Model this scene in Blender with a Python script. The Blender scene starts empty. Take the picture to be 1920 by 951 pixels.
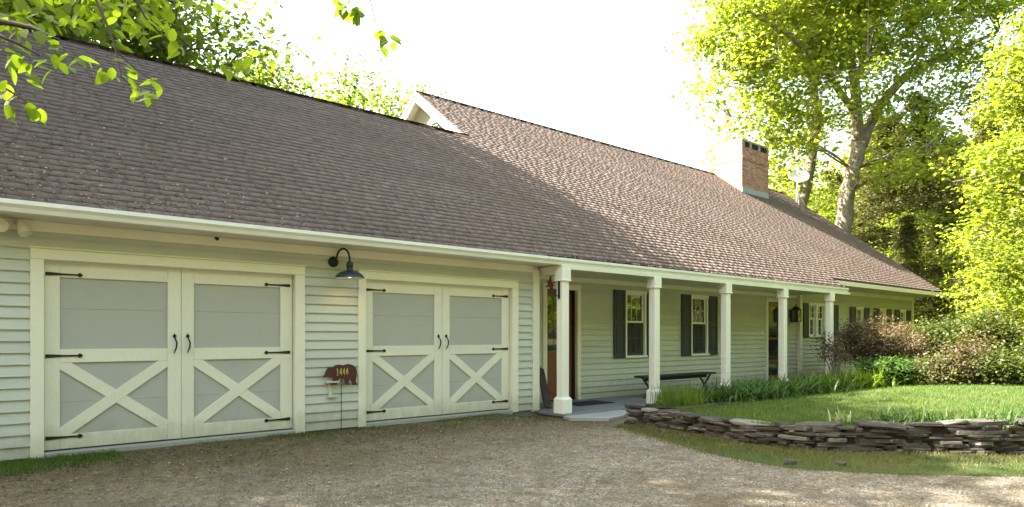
import bpy, math, random
import numpy as np
from mathutils import Matrix, Vector

# ------------------------------------------------------------------ camera, sky, sun, exposure
scene = bpy.context.scene
COL = scene.collection
F_PX, VX, HY, CZ = 1250.0, 2435.7, 630.4, 1.40          # calibration, in pixels of the 1920x951 photograph
YAW = math.atan2(VX - 960, F_PX)                        # angle from the view axis to the facade direction (+X)
FW = np.array([math.cos(YAW), math.sin(YAW)])
RT = np.array([math.sin(YAW), -math.cos(YAW)])
cam = bpy.data.cameras.new('camera')
cam.sensor_width = 36.0
cam.lens = F_PX / 1920 * 36
cam.shift_y = (HY - 475.5) / 1920
cam.clip_start, cam.clip_end = 0.05, 2000
cam_o = bpy.data.objects.new('camera', cam)
COL.objects.link(cam_o)
cam_o.location = (0, 0, CZ)
cam_o.rotation_euler = (math.pi / 2, 0, YAW - math.pi / 2)
scene.camera = cam_o

SUN_AZ, SUN_EL = math.radians(-47.0), math.radians(41.0)  # azimuth clockwise from +Y (behind and left of the house)
world = bpy.data.worlds.new('World')
scene.world = world
world.use_nodes = True
wn, wl = world.node_tree.nodes, world.node_tree.links
sky = wn.new('ShaderNodeTexSky')
sky.sky_type = 'NISHITA'
sky.sun_disc = False
sky.sun_elevation = SUN_EL
sky.sun_rotation = SUN_AZ % (2 * math.pi)
sky.air_density, sky.dust_density, sky.ozone_density = 2.2, 5.0, 0.0
wl.new(sky.outputs[0], wn['Background'].inputs[0])
wn['Background'].inputs[1].default_value = 0.085
sun = bpy.data.lights.new('sun', 'SUN')
sun.energy, sun.angle, sun.color = 5.0, math.radians(0.53), (1.0, 0.93, 0.83)
sun_o = bpy.data.objects.new('sun', sun)
COL.objects.link(sun_o)
sd = Vector((math.sin(SUN_AZ) * math.cos(SUN_EL), math.cos(SUN_AZ) * math.cos(SUN_EL), math.sin(SUN_EL)))
sun_o.rotation_euler = sd.to_track_quat('Z', 'Y').to_euler()
sun_o.location = (-20, 25, 30)
vs = scene.view_settings
vs.view_transform, vs.look, vs.exposure, vs.gamma = 'Standard', 'None', 3.0, 1.0
vs.use_curve_mapping = False
scene.render.engine = 'CYCLES'
scene.cycles.max_bounces = 8
scene.cycles.diffuse_bounces = 4
scene.cycles.transmission_bounces = 4
scene.cycles.caustics_reflective = scene.cycles.caustics_refractive = False

rnd = random.Random(7)
nrg = np.random.default_rng(11)

def ray(px, py):
    d = FW + RT * ((px - 960) / F_PX)
    return np.array([d[0], d[1], (HY - py) / F_PX])
def onY(px, py, y):
    r = ray(px, py); t = y / r[1]
    return Vector((r[0] * t, y, CZ + r[2] * t))
def onZ(px, py, z):
    r = ray(px, py); t = (z - CZ) / r[2]
    return Vector((r[0] * t, r[1] * t, z))
def atD(px, py, d):                                      # a point d metres ahead of the camera
    r = ray(px, py)
    return Vector((r[0] * d, r[1] * d, CZ + r[2] * d))

# ------------------------------------------------------------------ mesh helpers
class MB:
    def __init__(s): s.v, s.f = [], []
    def add(s, vs_, fs):
        b = len(s.v); s.v += [tuple(p) for p in vs_]; s.f += [tuple(i + b for i in q) for q in fs]
        return s
    def box(s, x0, x1, y0, y1, z0, z1, c=0.0, M=None):
        if x0 > x1: x0, x1 = x1, x0
        if y0 > y1: y0, y1 = y1, y0
        if z0 > z1: z0, z1 = z1, z0
        c = min(c, (x1 - x0) * .3, (y1 - y0) * .3, (z1 - z0) * .3)
        if c <= 0:
            vv = [(x, y, z) for z in (z0, z1) for y in (y0, y1) for x in (x0, x1)]
            ff = [(0, 2, 3, 1), (4, 5, 7, 6), (0, 1, 5, 4), (2, 6, 7, 3), (0, 4, 6, 2), (1, 3, 7, 5)]
        else:
            vv, ff, ix = [], [], {}
            for a in (0, 1):
                for b in (0, 1):
                    for d in (0, 1):
                        X, Y, Z = (x0, x1)[a], (y0, y1)[b], (z0, z1)[d]
                        sx, sy, sz = 1 - 2 * a, 1 - 2 * b, 1 - 2 * d
                        ix[a, b, d] = len(vv)
                        vv += [(X, Y + sy * c, Z + sz * c), (X + sx * c, Y, Z + sz * c), (X + sx * c, Y + sy * c, Z)]
            I = lambda a, b, d, k: ix[a, b, d] + k
            for a in (0, 1):
                q = [I(a, 0, 0, 0), I(a, 1, 0, 0), I(a, 1, 1, 0), I(a, 0, 1, 0)]; ff.append(q if a else q[::-1])
                q = [I(0, a, 0, 1), I(1, a, 0, 1), I(1, a, 1, 1), I(0, a, 1, 1)]; ff.append(q[::-1] if a else q)
                q = [I(0, 0, a, 2), I(1, 0, a, 2), I(1, 1, a, 2), I(0, 1, a, 2)]; ff.append(q if a else q[::-1])
                for b in (0, 1):
                    ff.append([I(a, b, 0, 0), I(a, b, 1, 0), I(a, b, 1, 1), I(a, b, 0, 1)])
                    ff.append([I(a, 0, b, 0), I(a, 1, b, 0), I(a, 1, b, 2), I(a, 0, b, 2)])
                    ff.append([I(0, a, b, 1), I(1, a, b, 1), I(1, a, b, 2), I(0, a, b, 2)])
                    for d in (0, 1): ff.append([I(a, b, d, 0), I(a, b, d, 1), I(a, b, d, 2)])
        if M is not None: vv = [tuple(M @ Vector(p)) for p in vv]
        return s.add(vv, ff)
    def prism(s, poly, axis, a, b):                       # polygon extruded along an axis (0, 1 or 2)
        n = len(poly)
        def P(u, v, w): return {0: (w, u, v), 1: (u, w, v), 2: (u, v, w)}[axis]
        vv = [P(u, v, a) for u, v in poly] + [P(u, v, b) for u, v in poly]
        ff = [tuple(range(n)), tuple(range(2 * n - 1, n - 1, -1))] + [(i, (i + 1) % n, n + (i + 1) % n, n + i) for i in range(n)]
        return s.add(vv, ff)
    def tube(s, pts, rad, n=8, cap=True):
        pts = [Vector(p) for p in pts]; m = len(pts)
        if not hasattr(rad, '__len__'): rad = [rad] * m
        vv, ff = [], []
        up = None
        for i, p in enumerate(pts):
            t = (pts[min(i + 1, m - 1)] - pts[max(i - 1, 0)]).normalized()
            if up is None: up = t.orthogonal().normalized()
            up = (up - t * up.dot(t))
            up = up.normalized() if up.length > 1e-6 else t.orthogonal().normalized()
            w = t.cross(up)
            for k in range(n):
                a = 2 * math.pi * k / n
                vv.append(p + (up * math.cos(a) + w * math.sin(a)) * rad[i])
        for i in range(m - 1):
            for k in range(n):
                k2 = (k + 1) % n
                ff.append((i * n + k, i * n + k2, (i + 1) * n + k2, (i + 1) * n + k))
        if cap: ff += [tuple(range(n - 1, -1, -1)), tuple(range((m - 1) * n, m * n))]
        return s.add(vv, ff)
    def lathe(s, prof, c, n=20):                          # (radius, z) profile round a vertical axis
        vv, ff = [], []
        for r, z in prof:
            for k in range(n):
                a = 2 * math.pi * k / n
                vv.append((c[0] + r * math.cos(a), c[1] + r * math.sin(a), c[2] + z))
        for i in range(len(prof) - 1):
            for k in range(n):
                k2 = (k + 1) % n
                ff.append((i * n + k, i * n + k2, (i + 1) * n + k2, (i + 1) * n + k))
        return s.add(vv, ff)
    def build(s, name, mat, parent=None, smooth=False, kind=None):
        V = np.array(s.v, dtype=float)
        lo, hi = V.min(0), V.max(0)
        org = Vector(((lo[0] + hi[0]) / 2, (lo[1] + hi[1]) / 2, lo[2]))
        me = bpy.data.meshes.new(name)
        me.from_pydata([tuple(p) for p in V - np.array(org)], [], s.f)
        me.validate()
        if smooth: me.polygons.foreach_set('use_smooth', [True] * len(me.polygons))
        me.materials.append(MAT[mat])
        return put(name, me, org, parent, kind)

WLOC = {}
def put(name, data, loc, parent=None, kind=None):
    o = bpy.data.objects.new(name, data)
    COL.objects.link(o)
    WLOC[o.name] = Vector(loc)
    if parent is not None:
        o.parent = parent
        o.location = Vector(loc) - WLOC[parent.name]
    else:
        o.location = loc
    if kind: o['kind'] = kind
    return o
def tag(o, label, cat, group=None):
    o['label'], o['category'] = label, cat
    if group: o['group'] = group
    return o
def thing(name, loc, label, cat, group=None):
    return tag(put(name, None, loc), label, cat, group)
def copy_tree(src, loc, rotz=0.0, scl=1.0, label=None, group=None):
    r = src.copy(); COL.objects.link(r)
    r.location = loc; r.rotation_euler = (0, 0, rotz)
    r.scale = (scl, scl, scl) if not hasattr(scl, '__len__') else scl
    if label: r['label'] = label
    if group: r['group'] = group
    for ch in src.children:
        c = ch.copy(); COL.objects.link(c); c.parent = r
        for g in ch.children:
            d = g.copy(); COL.objects.link(d); d.parent = c
    return r
def np_mesh(name, V, Q, mat, tris=False, tone=None, smooth=False):
    me = bpy.data.meshes.new(name)
    k = Q.shape[1]
    me.vertices.add(len(V)); me.vertices.foreach_set('co', V.astype(np.float32).ravel())
    me.loops.add(Q.size); me.loops.foreach_set('vertex_index', Q.astype(np.int32).ravel())
    me.polygons.add(len(Q))
    me.polygons.foreach_set('loop_start', np.arange(0, Q.size, k, dtype=np.int32))
    me.polygons.foreach_set('loop_total', np.full(len(Q), k, dtype=np.int32))
    if smooth: me.polygons.foreach_set('use_smooth', np.ones(len(Q), dtype=bool))
    me.update(calc_edges=True)
    if tone is not None:
        at = me.attributes.new('tone', 'FLOAT', 'FACE'); at.data.foreach_set('value', tone.astype(np.float32))
    me.materials.append(MAT[mat])
    return me

# ------------------------------------------------------------------ materials
MAT = {}
class NT:
    def __init__(s, name):
        m = bpy.data.materials.new(name); m.use_nodes = True
        MAT[name] = m; s.m = m; s.t = m.node_tree; s.n = s.t.nodes; s.p = s.n['Principled BSDF']
        s.geo = s.n.new('ShaderNodeNewGeometry')
    def node(s, k, **kw):
        n = s.n.new(k)
        for a, b in kw.items(): setattr(n, a, b)
        return n
    def link(s, a, b): s.t.links.new(a, b)
    def pos(s, scale=(1, 1, 1), rot=(0, 0, 0)):
        mp = s.node('ShaderNodeMapping'); mp.inputs['Scale'].default_value = scale; mp.inputs['Rotation'].default_value = rot
        s.link(s.geo.outputs['Position'], mp.inputs['Vector']); return mp.outputs[0]
    def noise(s, vec, scale, detail=4, rough=.6, dist=0):
        n = s.node('ShaderNodeTexNoise')
        n.inputs['Scale'].default_value = scale; n.inputs['Detail'].default_value = detail
        n.inputs['Roughness'].default_value = rough; n.inputs['Distortion'].default_value = dist
        s.link(vec, n.inputs['Vector']); return n.outputs['Fac']
    def ramp(s, fac, stops):
        r = s.node('ShaderNodeValToRGB'); e = r.color_ramp.elements
        while len(e) < len(stops): e.new(.5)
        for i, (p, c) in enumerate(stops):
            e[i].position = p; e[i].color = (c, c, c, 1) if not hasattr(c, '__len__') else (*c, 1)
        s.link(fac, r.inputs[0]); return r.outputs[0]
    def mix(s, fac, a, b, mode='MIX'):
        n = s.node('ShaderNodeMix', data_type='RGBA', blend_type=mode)
        for sock, v in ((n.inputs[0], fac), (n.inputs[6], a), (n.inputs[7], b)):
            if hasattr(v, 'is_output'): s.link(v, sock)
            elif hasattr(v, '__len__'): sock.default_value = (*v, 1)
            else: sock.default_value = v
        return n.outputs[2]
    def math(s, op, a, b):
        n = s.node('ShaderNodeMath', operation=op)
        for k, v in ((0, a), (1, b)):
            if hasattr(v, 'is_output'): s.link(v, n.inputs[k])
            else: n.inputs[k].default_value = v
        return n.outputs[0]
    def rgb(s, c):
        n = s.node('ShaderNodeRGB'); n.outputs[0].default_value = (*c, 1); return n.outputs[0]
    def orand(s): return s.node('ShaderNodeObjectInfo').outputs['Random']
    def island(s): return s.geo.outputs['Random Per Island']
    def color(s, c): s.link(c, s.p.inputs['Base Color'])
    def bump(s, h, strength=.4, dist=.01):
        b = s.node('ShaderNodeBump'); b.inputs['Strength'].default_value = strength; b.inputs['Distance'].default_value = dist
        s.link(h, b.inputs['Height']); s.link(b.outputs[0], s.p.inputs['Normal'])
    def rough(s, v, spec=None):
        if hasattr(v, 'is_output'): s.link(v, s.p.inputs['Roughness'])
        else: s.p.inputs['Roughness'].default_value = v
        if spec is not None: s.p.inputs['Specular IOR Level'].default_value = spec

def paint(name, c, rough=.55, var=.10, grain=(3, 3, 30), dirt=.12, orand=.06, bump=.15, splash=0):
    m = NT(name)
    n1 = m.noise(m.pos(grain), 6, 5)
    n2 = m.noise(m.pos((1, 1, 1)), 1.3, 5, .65)
    base = m.mix(m.ramp(n1, [(.3, 0), (.7, 1)]), tuple(x * (1 - var) for x in c), tuple(min(.9, x * (1 + var * .6)) for x in c))
    base = m.mix(m.math('MULTIPLY', m.ramp(n2, [(.45, 0), (.75, 1)]), dirt), base, tuple(x * .45 for x in c))
    if splash:                                            # rain-splashed soil on the boards near the ground
        sp = m.node('ShaderNodeSeparateXYZ'); m.link(m.geo.outputs['Position'], sp.inputs[0])
        zz = m.math('ADD', sp.outputs['Z'], m.math('MULTIPLY', m.math('SUBTRACT', m.noise(m.pos((1, 1, .6)), 7, 6, .75), .5), .55))
        base = m.mix(m.math('MULTIPLY', m.ramp(zz, [(.12, 1), (.42, 0)]), splash), base, (.19, .155, .095))
    if orand:
        base = m.mix(1.0, base, m.ramp(m.orand(), [(0, 1 - orand), (1, 1.0)]), 'MULTIPLY')
    m.color(base); m.rough(rough, .35); m.bump(n1, bump, .004)
    return m

paint('siding', (.525, .542, .485), .6, .07, (1.2, 3, 40), .18, .09, .25, .5)
paint('trim', (.765, .74, .62), .5, .05, (2, 2, 14), .12, .03, .15, .35)
paint('post_paint', (.82, .79, .70), .45, .04, (10, 10, 1.5), .08, .03)
paint('door_frame', (.735, .715, .605), .5, .06, (8, 8, 2), .13, .04, .2, .45)
paint('door_panel', (.42, .42, .395), .5, .05, (1.5, 2, 24), .10, .04, .2, .4)
paint('gutter_white', (.80, .80, .76), .35, .04, (.6, 3, 6), .14, 0)
paint('shutter_paint', (.048, .052, .068), .5, .12, (10, 10, 2), .1, .1)
paint('window_white', (.80, .80, .76), .45, .04, (6, 6, 3), .06, 0)
paint('iron', (.012, .012, .013), .45, .2, (9, 9, 9), .1, 0)
paint('lamp_metal', (.018, .035, .042), .33, .2, (9, 9, 9), .15, 0)
paint('lamp_inner', (.80, .76, .66), .4, .03, (9, 9, 9), .0, 0)
paint('rust', (.17, .055, .03), .75, .3, (12, 12, 12), .3, 0)
paint('sign_red', (.080, .022, .017), .6, .2, (14, 14, 14), .3, 0)
paint('numeral_yellow', (.55, .40, .12), .5, .1, (14, 14, 14), .05, 0)
paint('door_wood', (.20, .075, .045), .38, .25, (22, 22, 2), .2, 0)
paint('dark_wood', (.055, .03, .022), .5, .3, (22, 22, 2), .25, .1)
paint('plank_dark', (.06, .04, .034), .6, .35, (18, 18, 2), .2, .1)
paint('bench_paint', (.02, .027, .025), .5, .2, (2, 14, 14), .2, .1)
paint('floor_board', (.20, .19, .195), .6, .14, (1.5, 18, 8), .3, .16)
paint('concrete', (.31, .30, .275), .85, .15, (9, 9, 9), .3, 0, .4)
paint('foundation', (.17, .165, .155), .9, .2, (9, 9, 9), .4, 0, .4)
paint('flashing', (.31, .345, .365), .4, .15, (7, 7, 3), .25, 0)
paint('dish_white', (.82, .82, .82), .4, .03, (4, 4, 4), .05, 0)
paint('mat_fibre', (.018, .016, .018), .95, .4, (60, 60, 60), .2, 0)
paint('chimney_mortar', (.42, .37, .32), .9, .2, (20, 20, 20), .3, 0, .4)
paint('dark_opening', (.012, .011, .012), .9, .3, (9, 9, 9), .2, 0)  # near-black colour painting the shade inside windows, louver and flues
paint('dark_brown', (.022, .016, .012), .95, .5, (50, 50, 50), .2, 0, .8)
paint('soil', (.075, .045, .028), .95, .4, (30, 30, 30), .4, 0, .9)

m = NT('brick')
b = m.island()
c = m.mix(m.ramp(b, [(0, 0), (1, 1)]), (.27, .145, .11), (.44, .27, .21))
c = m.mix(m.math('MULTIPLY', m.ramp(m.noise(m.pos(), 3, 5), [(.4, 0), (.8, 1)]), .5), c, (.20, .13, .10))
m.color(c); m.rough(.9, .2); m.bump(m.noise(m.pos(), 60, 4), .4, .004)

m = NT('shingle')
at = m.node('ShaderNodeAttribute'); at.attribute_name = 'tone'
g = m.noise(m.pos(), 170, 3, .8)
c = m.ramp(at.outputs['Fac'], [(0, (.092, .067, .057)), (.45, (.133, .100, .086)), (.8, (.156, .120, .105)), (1, (.186, .148, .131))])
c = m.mix(m.ramp(g, [(.35, 0), (.7, 1)]), m.mix(1.0, c, (.62, .60, .60), 'MULTIPLY'), m.mix(1.0, c, (1.35, 1.33, 1.3), 'MULTIPLY'))
big = m.noise(m.pos((.25, 1.2, 1.2)), 1.2, 4)
c = m.mix(m.math('MULTIPLY', m.ramp(big, [(.42, 0), (.72, 1)]), .45), c, (.075, .060, .046))
c = m.mix(m.math('LESS_THAN', at.outputs['Fac'], -.1), c, (.022, .018, .015))          # dark asphalt cut edges, also painted in as shadow dashes under raised tabs
lich = m.noise(m.pos(), 26, 6, .75)
near = m.ramp(m.noise(m.pos(), .5, 3), [(.40, 0), (.62, 1)])
c = m.mix(m.math('MULTIPLY', m.ramp(lich, [(.655, 0), (.70, 1)]), m.math('MULTIPLY', near, .55)), c, (.33, .29, .235))
m.color(c); m.rough(.9, .2); m.bump(g, .35, .003)

m = NT('pane')
m.color(m.rgb((.012, .014, .014))); m.rough(.02, 1.0); m.p.inputs['IOR'].default_value = 1.75
m = NT('screen_mesh')
m.color(m.rgb((.06, .06, .065))); m.rough(.7, .2); m.p.inputs['Alpha'].default_value = .55
m = NT('screen_pane')
m.color(m.rgb((.022, .022, .024))); m.rough(.08, .6)

def gravel():
    m = NT('gravel')
    P = m.pos()
    n_big = m.noise(P, .45, 4, .6); n_mid = m.noise(P, 4.5, 6, .7); n_fine = m.noise(P, 55, 4, .8)
    vo = m.node('ShaderNodeTexVoronoi'); vo.inputs['Scale'].default_value = 62; m.link(P, vo.inputs['Vector'])
    stone = m.ramp(vo.outputs['Color'], [(.15, (.085, .074, .056)), (.5, (.165, .147, .116)), (.9, (.29, .265, .222))])
    dirt = m.mix(n_fine, (.085, .064, .038), (.165, .132, .088))
    c = m.mix(m.ramp(n_mid, [(.36, 0), (.56, 1)]), dirt, stone)
    sep = m.node('ShaderNodeSeparateXYZ'); m.link(P, sep.inputs[0])
    yy = m.math('ADD', sep.outputs['Y'], m.math('MULTIPLY', m.math('SUBTRACT', n_mid, .5), 2.6))
    xx = m.math('MULTIPLY', sep.outputs['X'], .10)
    band = m.ramp(m.math('MULTIPLY', m.math('SUBTRACT', yy, m.math('ADD', xx, 4.4)), .24), [(.1, 0), (.75, 1)])   # litter-brown belt by the wall
    lit = m.mix(m.ramp(m.noise(P, 14, 5, .8), [(.35, 0), (.65, 1)]), m.mix(n_fine, (.042, .034, .016), (.095, .072, .036)), m.mix(n_fine, (.105, .076, .040), (.22, .168, .100)))
    c = m.mix(m.math('MULTIPLY', band, .92), c, lit)
    moss = m.ramp(m.noise(m.pos((1, 1, 1)), 2.2, 5, .7), [(.50, 0), (.64, 1)])
    wallm = m.ramp(m.math('MULTIPLY', m.math('SUBTRACT', yy, 7.4), .6), [(.1, 0), (.6, 1)])
    c = m.mix(m.math('MULTIPLY', moss, m.math('MULTIPLY', wallm, .8)), c, (.055, .065, .022))
    c = m.mix(1.0, c, m.ramp(m.noise(P, 1.3, 5, .7), [(.3, .88), (.7, 1.5)]), 'MULTIPLY')
    c = m.mix(1.0, c, m.ramp(m.noise(P, 10, 5, .75), [(.3, .75), (.7, 1.4)]), 'MULTIPLY')
    c = m.mix(m.math('MULTIPLY', m.ramp(n_big, [(.5, 0), (.66, 1)]), .35), c, (.10, .082, .036))
    m.color(c); m.rough(.95, .15)
    h = m.math('ADD', m.math('MULTIPLY', vo.outputs['Distance'], -.7), m.math('MULTIPLY', n_mid, .8))
    m.bump(h, 1.0, .026)
gravel()

m = NT('pebble')
c = m.ramp(m.island(), [(0, (.085, .07, .052)), (.45, (.175, .155, .125)), (.85, (.28, .26, .22)), (1, (.44, .41, .35))])
m.color(c); m.rough(.9, .2)

m = NT('ground_grass')
n1 = m.noise(m.pos(), 1.1, 5, .65); n2 = m.noise(m.pos(), 40, 4, .8)
c = m.mix(n2, (.030, .050, .012), (.075, .115, .030))
c = m.mix(m.math('MULTIPLY', m.ramp(n1, [(.45, 0), (.7, 1)]), .55), c, (.105, .085, .038))
m.color(c); m.rough(.95, .15); m.bump(n2, .9, .02)

m = NT('forest_floor')
n1 = m.noise(m.pos(), .6, 5, .65); n2 = m.noise(m.pos(), 18, 5, .8)
c = m.mix(n2, (.04, .038, .018), (.10, .085, .045))
c = m.mix(m.ramp(n1, [(.4, 0), (.6, 1)]), c, (.05, .085, .02))
m.color(c); m.rough(.95, .1); m.bump(n2, .8, .03)

m = NT('stone')
r = m.orand()
c = m.ramp(r, [(0, (.026, .022, .018)), (.5, (.050, .043, .036)), (.85, (.080, .071, .061)), (1, (.19, .18, .16))])
n1 = m.noise(m.pos((4, 4, 26)), 2.2, 6, .7); n2 = m.noise(m.pos(), 9, 6, .75)
c = m.mix(1.0, c, m.ramp(n1, [(.3, .55), (.7, 1.45)]), 'MULTIPLY')
c = m.mix(m.math('MULTIPLY', m.ramp(n2, [(.58, 0), (.70, 1)]), .65), c, (.27, .265, .235))
c = m.mix(m.math('MULTIPLY', m.ramp(m.noise(m.pos(), 3.3, 5, .7), [(.58, 0), (.72, 1)]), .5), c, (.055, .065, .02))
m.color(c); m.rough(.85, .25); m.bump(m.math('ADD', n1, n2), .8, .012)

m = NT('bark')
n1 = m.noise(m.pos((7, 7, 1.4)), 2.2, 6, .7, .4)
c = m.ramp(n1, [(.3, (.075, .06, .047)), (.5, (.19, .165, .135)), (.72, (.33, .30, .255))])
m.color(c); m.rough(.9, .15); m.bump(n1, .9, .03)

def leaf(name, dark, light, trans=.5, yellow=None):
    m = NT(name)
    r = m.island()
    c = m.ramp(r, [(0, dark), (.8, light), (1, yellow or light)])
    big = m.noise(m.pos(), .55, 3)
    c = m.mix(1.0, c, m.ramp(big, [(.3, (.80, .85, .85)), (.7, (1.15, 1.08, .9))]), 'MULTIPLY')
    m.color(c); m.rough(.5, .35)
    tr = m.node('ShaderNodeBsdfTranslucent')
    m.link(m.mix(1.0, c, (1.55, 1.55, .62), 'MULTIPLY'), tr.inputs[0])
    ms = m.node('ShaderNodeMixShader'); ms.inputs[0].default_value = trans
    m.link(m.p.outputs[0], ms.inputs[1]); m.link(tr.outputs[0], ms.inputs[2])
    m.link(ms.outputs[0], m.n['Material Output'].inputs['Surface'])
leaf('leaf_maple', (.15, .205, .035), (.25, .31, .060), .64, (.36, .36, .09))
leaf('leaf_bright', (.12, .170, .025), (.20, .255, .045), .6, (.29, .30, .065))
leaf('leaf_mid', (.075, .120, .018), (.135, .190, .034), .55, (.20, .225, .05))
leaf('leaf_near', (.095, .155, .015), (.17, .25, .028), .6, (.27, .30, .045))
leaf('leaf_dark', (.045, .070, .017), (.095, .125, .034), .42, (.13, .15, .045))
leaf('leaf_hemlock', (.055, .066, .022), (.105, .110, .042), .32, (.17, .145, .065))
leaf('leaf_brown', (.085, .055, .042), (.15, .105, .070), .35, (.12, .14, .045))
leaf('leaf_lily', (.026, .062, .014), (.060, .125, .024), .4, (.10, .17, .035))
leaf('leaf_lime', (.085, .15, .018), (.15, .23, .035), .45, (.2, .25, .05))
leaf('grass_blade', (.045, .090, .012), (.085, .15, .022), .4, (.15, .17, .05))
leaf('grass_dry', (.07, .085, .025), (.15, .135, .055), .35, (.21, .17, .08))
leaf('leaf_pale', (.20, .27, .14), (.38, .42, .28), .4, (.5, .52, .4))
leaf('leaf_litter', (.09, .055, .03), (.17, .115, .065), .2, (.36, .30, .2))

m = NT('bulb_glow')
m.color(m.rgb((.9, .8, .6))); m.p.inputs['Emission Color'].default_value = (1, .80, .55, 1); m.p.inputs['Emission Strength'].default_value = 0.22

# ------------------------------------------------------------------ ground
def smooth01(t):
    t = np.clip(t, 0, 1); return t * t * (3 - 2 * t)
def wob(x, y, s=1.0):
    return (np.sin(x * 1.3 * s + 1.1) * np.cos(y * 1.7 * s + .4) + .5 * np.sin(x * 3.1 * s - y * 2.3 * s) + .3 * np.cos(y * 5.3 * s + x * 4.1 * s))
WALLP = [(-30, 44.0), (-12, 24.5), (-3, 14.6), (.3, 11.5), (1.3, 10.5), (2.05, 9.47), (2.27, 9.11), (2.95, 8.52), (3.62, 7.95), (4.47, 7.64), (5.91, 7.93), (6.96, 8.24), (7.6, 9.4), (8.3, 9.9)]
WPY = np.array([p[0] for p in WALLP]); WPX = np.array([p[1] for p in WALLP])
def wall_x(y): return np.interp(y, WPY, WPX)
EDY = np.array([-30, -12, -3, .3, 1.0, 1.77, 2.6, 3.39, 4.2, 5.0, 6.2, 7.2]); EDX = np.array([42, 22.8, 13.2, 9.9, 9.0, 8.1, 7.35, 6.84, 6.85, 7.1, 7.65, 8.3])
def edge_x(y): return np.interp(y, EDY, EDX)
def drive_z(x, y):
    return .055 * smooth01((y - 5.8) / 3.0) * (1 - smooth01((x - 7.0) / .8)) - .035 * smooth01((y - 6.3) / 1.2) * smooth01((x - 7.2) / .8) + .006 * wob(x, y)
def lawn_z(x, y):
    near = np.interp(y, [-30, 1, 3, 5.2, 6.6, 7.6, 9], [.6, .36, .31, .25, .16, .06, .03])
    return near + .012 * wob(x * .5, y * .5)

def grid(name, fx, nx, ys, fz, mat, kind='structure', skirt=False):
    rows = []
    for y in ys:
        x0, x1 = fx(y)
        t = np.linspace(0, 1, nx) ** 1.7
        xs = x0 + (x1 - x0) * t
        z = fz(xs, np.full_like(xs, y))
        if skirt:
            xs = np.concatenate([[xs[0] - .02], xs]); z = np.concatenate([[-.1], z])
        rows.append(np.stack([xs, np.full_like(xs, y), z], 1))
    V = np.concatenate(rows); n = len(rows[0]); q = []
    for j in range(len(ys) - 1):
        i = np.arange(n - 1) + j * n
        q.append(np.stack([i, i + 1, i + n + 1, i + n], 1))
    me = np_mesh(name, V, np.concatenate(q), mat, smooth=True)
    return put(name, me, (0, 0, 0), None, kind)

g = MB(); g.add([(-250, -250, -.09), (250, -250, -.09), (250, 250, -.09), (-250, 250, -.09)], [(0, 1, 2, 3)])
g.build('ground', 'forest_floor', kind='structure')
grid('driveway', lambda y: (edge_x(min(y, 7.2)) + (.35 if y < 7.2 else 2.0), -16), 90, np.linspace(-22, 9.2, 140), drive_z, 'gravel')
grid('grass_verge', lambda y: (edge_x(y), wall_x(y) + .12), 16, np.linspace(-20, 7.15, 110), lambda x, y: drive_z(x, y) + .004 + .03 * smooth01((x - edge_x(y)) / .5), 'ground_grass')
def wall_back(y): return float(wall_x(y)) + .27 * math.hypot(1, float(wall_x(y + .05) - wall_x(y - .05)) / .1)
grid('lawn', lambda y: (wall_back(y), 75), 70, np.linspace(-26, 8.32, 90), lawn_z, 'ground_grass', skirt=True)
grid('planting_bed', lambda y: (max(wall_x(y) + .5, 9.6 + (8.3 - y) * .1), 23.5), 40, np.linspace(6.75, 8.28, 12), lambda x, y: lawn_z(x, y) + .012 + .01 * wob(x * 3, y * 3), 'soil')
st = MB()
st.prism([(8.02, 7.95), (8.46, 7.47), (8.95, 7.58), (9.75, 8.08), (9.6, 8.19), (8.1, 8.19)], 2, -.03, .022)
tag(st.build('stone_step', 'concrete'), 'thin pale stone step slab laid before the porch floor edge', 'step')

# ------------------------------------------------------------------ the house
HOUSE = thing('house', (14, 12, 0), 'long sage green clapboard house with brown shingle roof, porch and two garage doors', 'house')
D, YM, YR = 8.93, 10.02, 9.94
SL, YE, ZE = .756, 8.50, 2.79
CT, ST = 1 / math.hypot(1, SL), SL / math.hypot(1, SL)
def RZ(y): return ZE + SL * (y - YE)
YG, YTOP = 13.16, 15.41
XL, XG, XS, XR = -.25, 9.66, 19.95, 29.60
YE2 = 8.87

clap = MB()                                             # one metre of clapboard, wedge profile, scaled along X
clap.prism([(-.009, 0.0), (.0215, .014), (.0255, .145), (.0225, .145)], 0, 0.0, 1.0)
clap_me = bpy.data.meshes.new('clapboard'); clap_me.from_pydata(clap.v, [], clap.f); clap_me.validate(); clap_me.materials.append(MAT['siding'])

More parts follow.
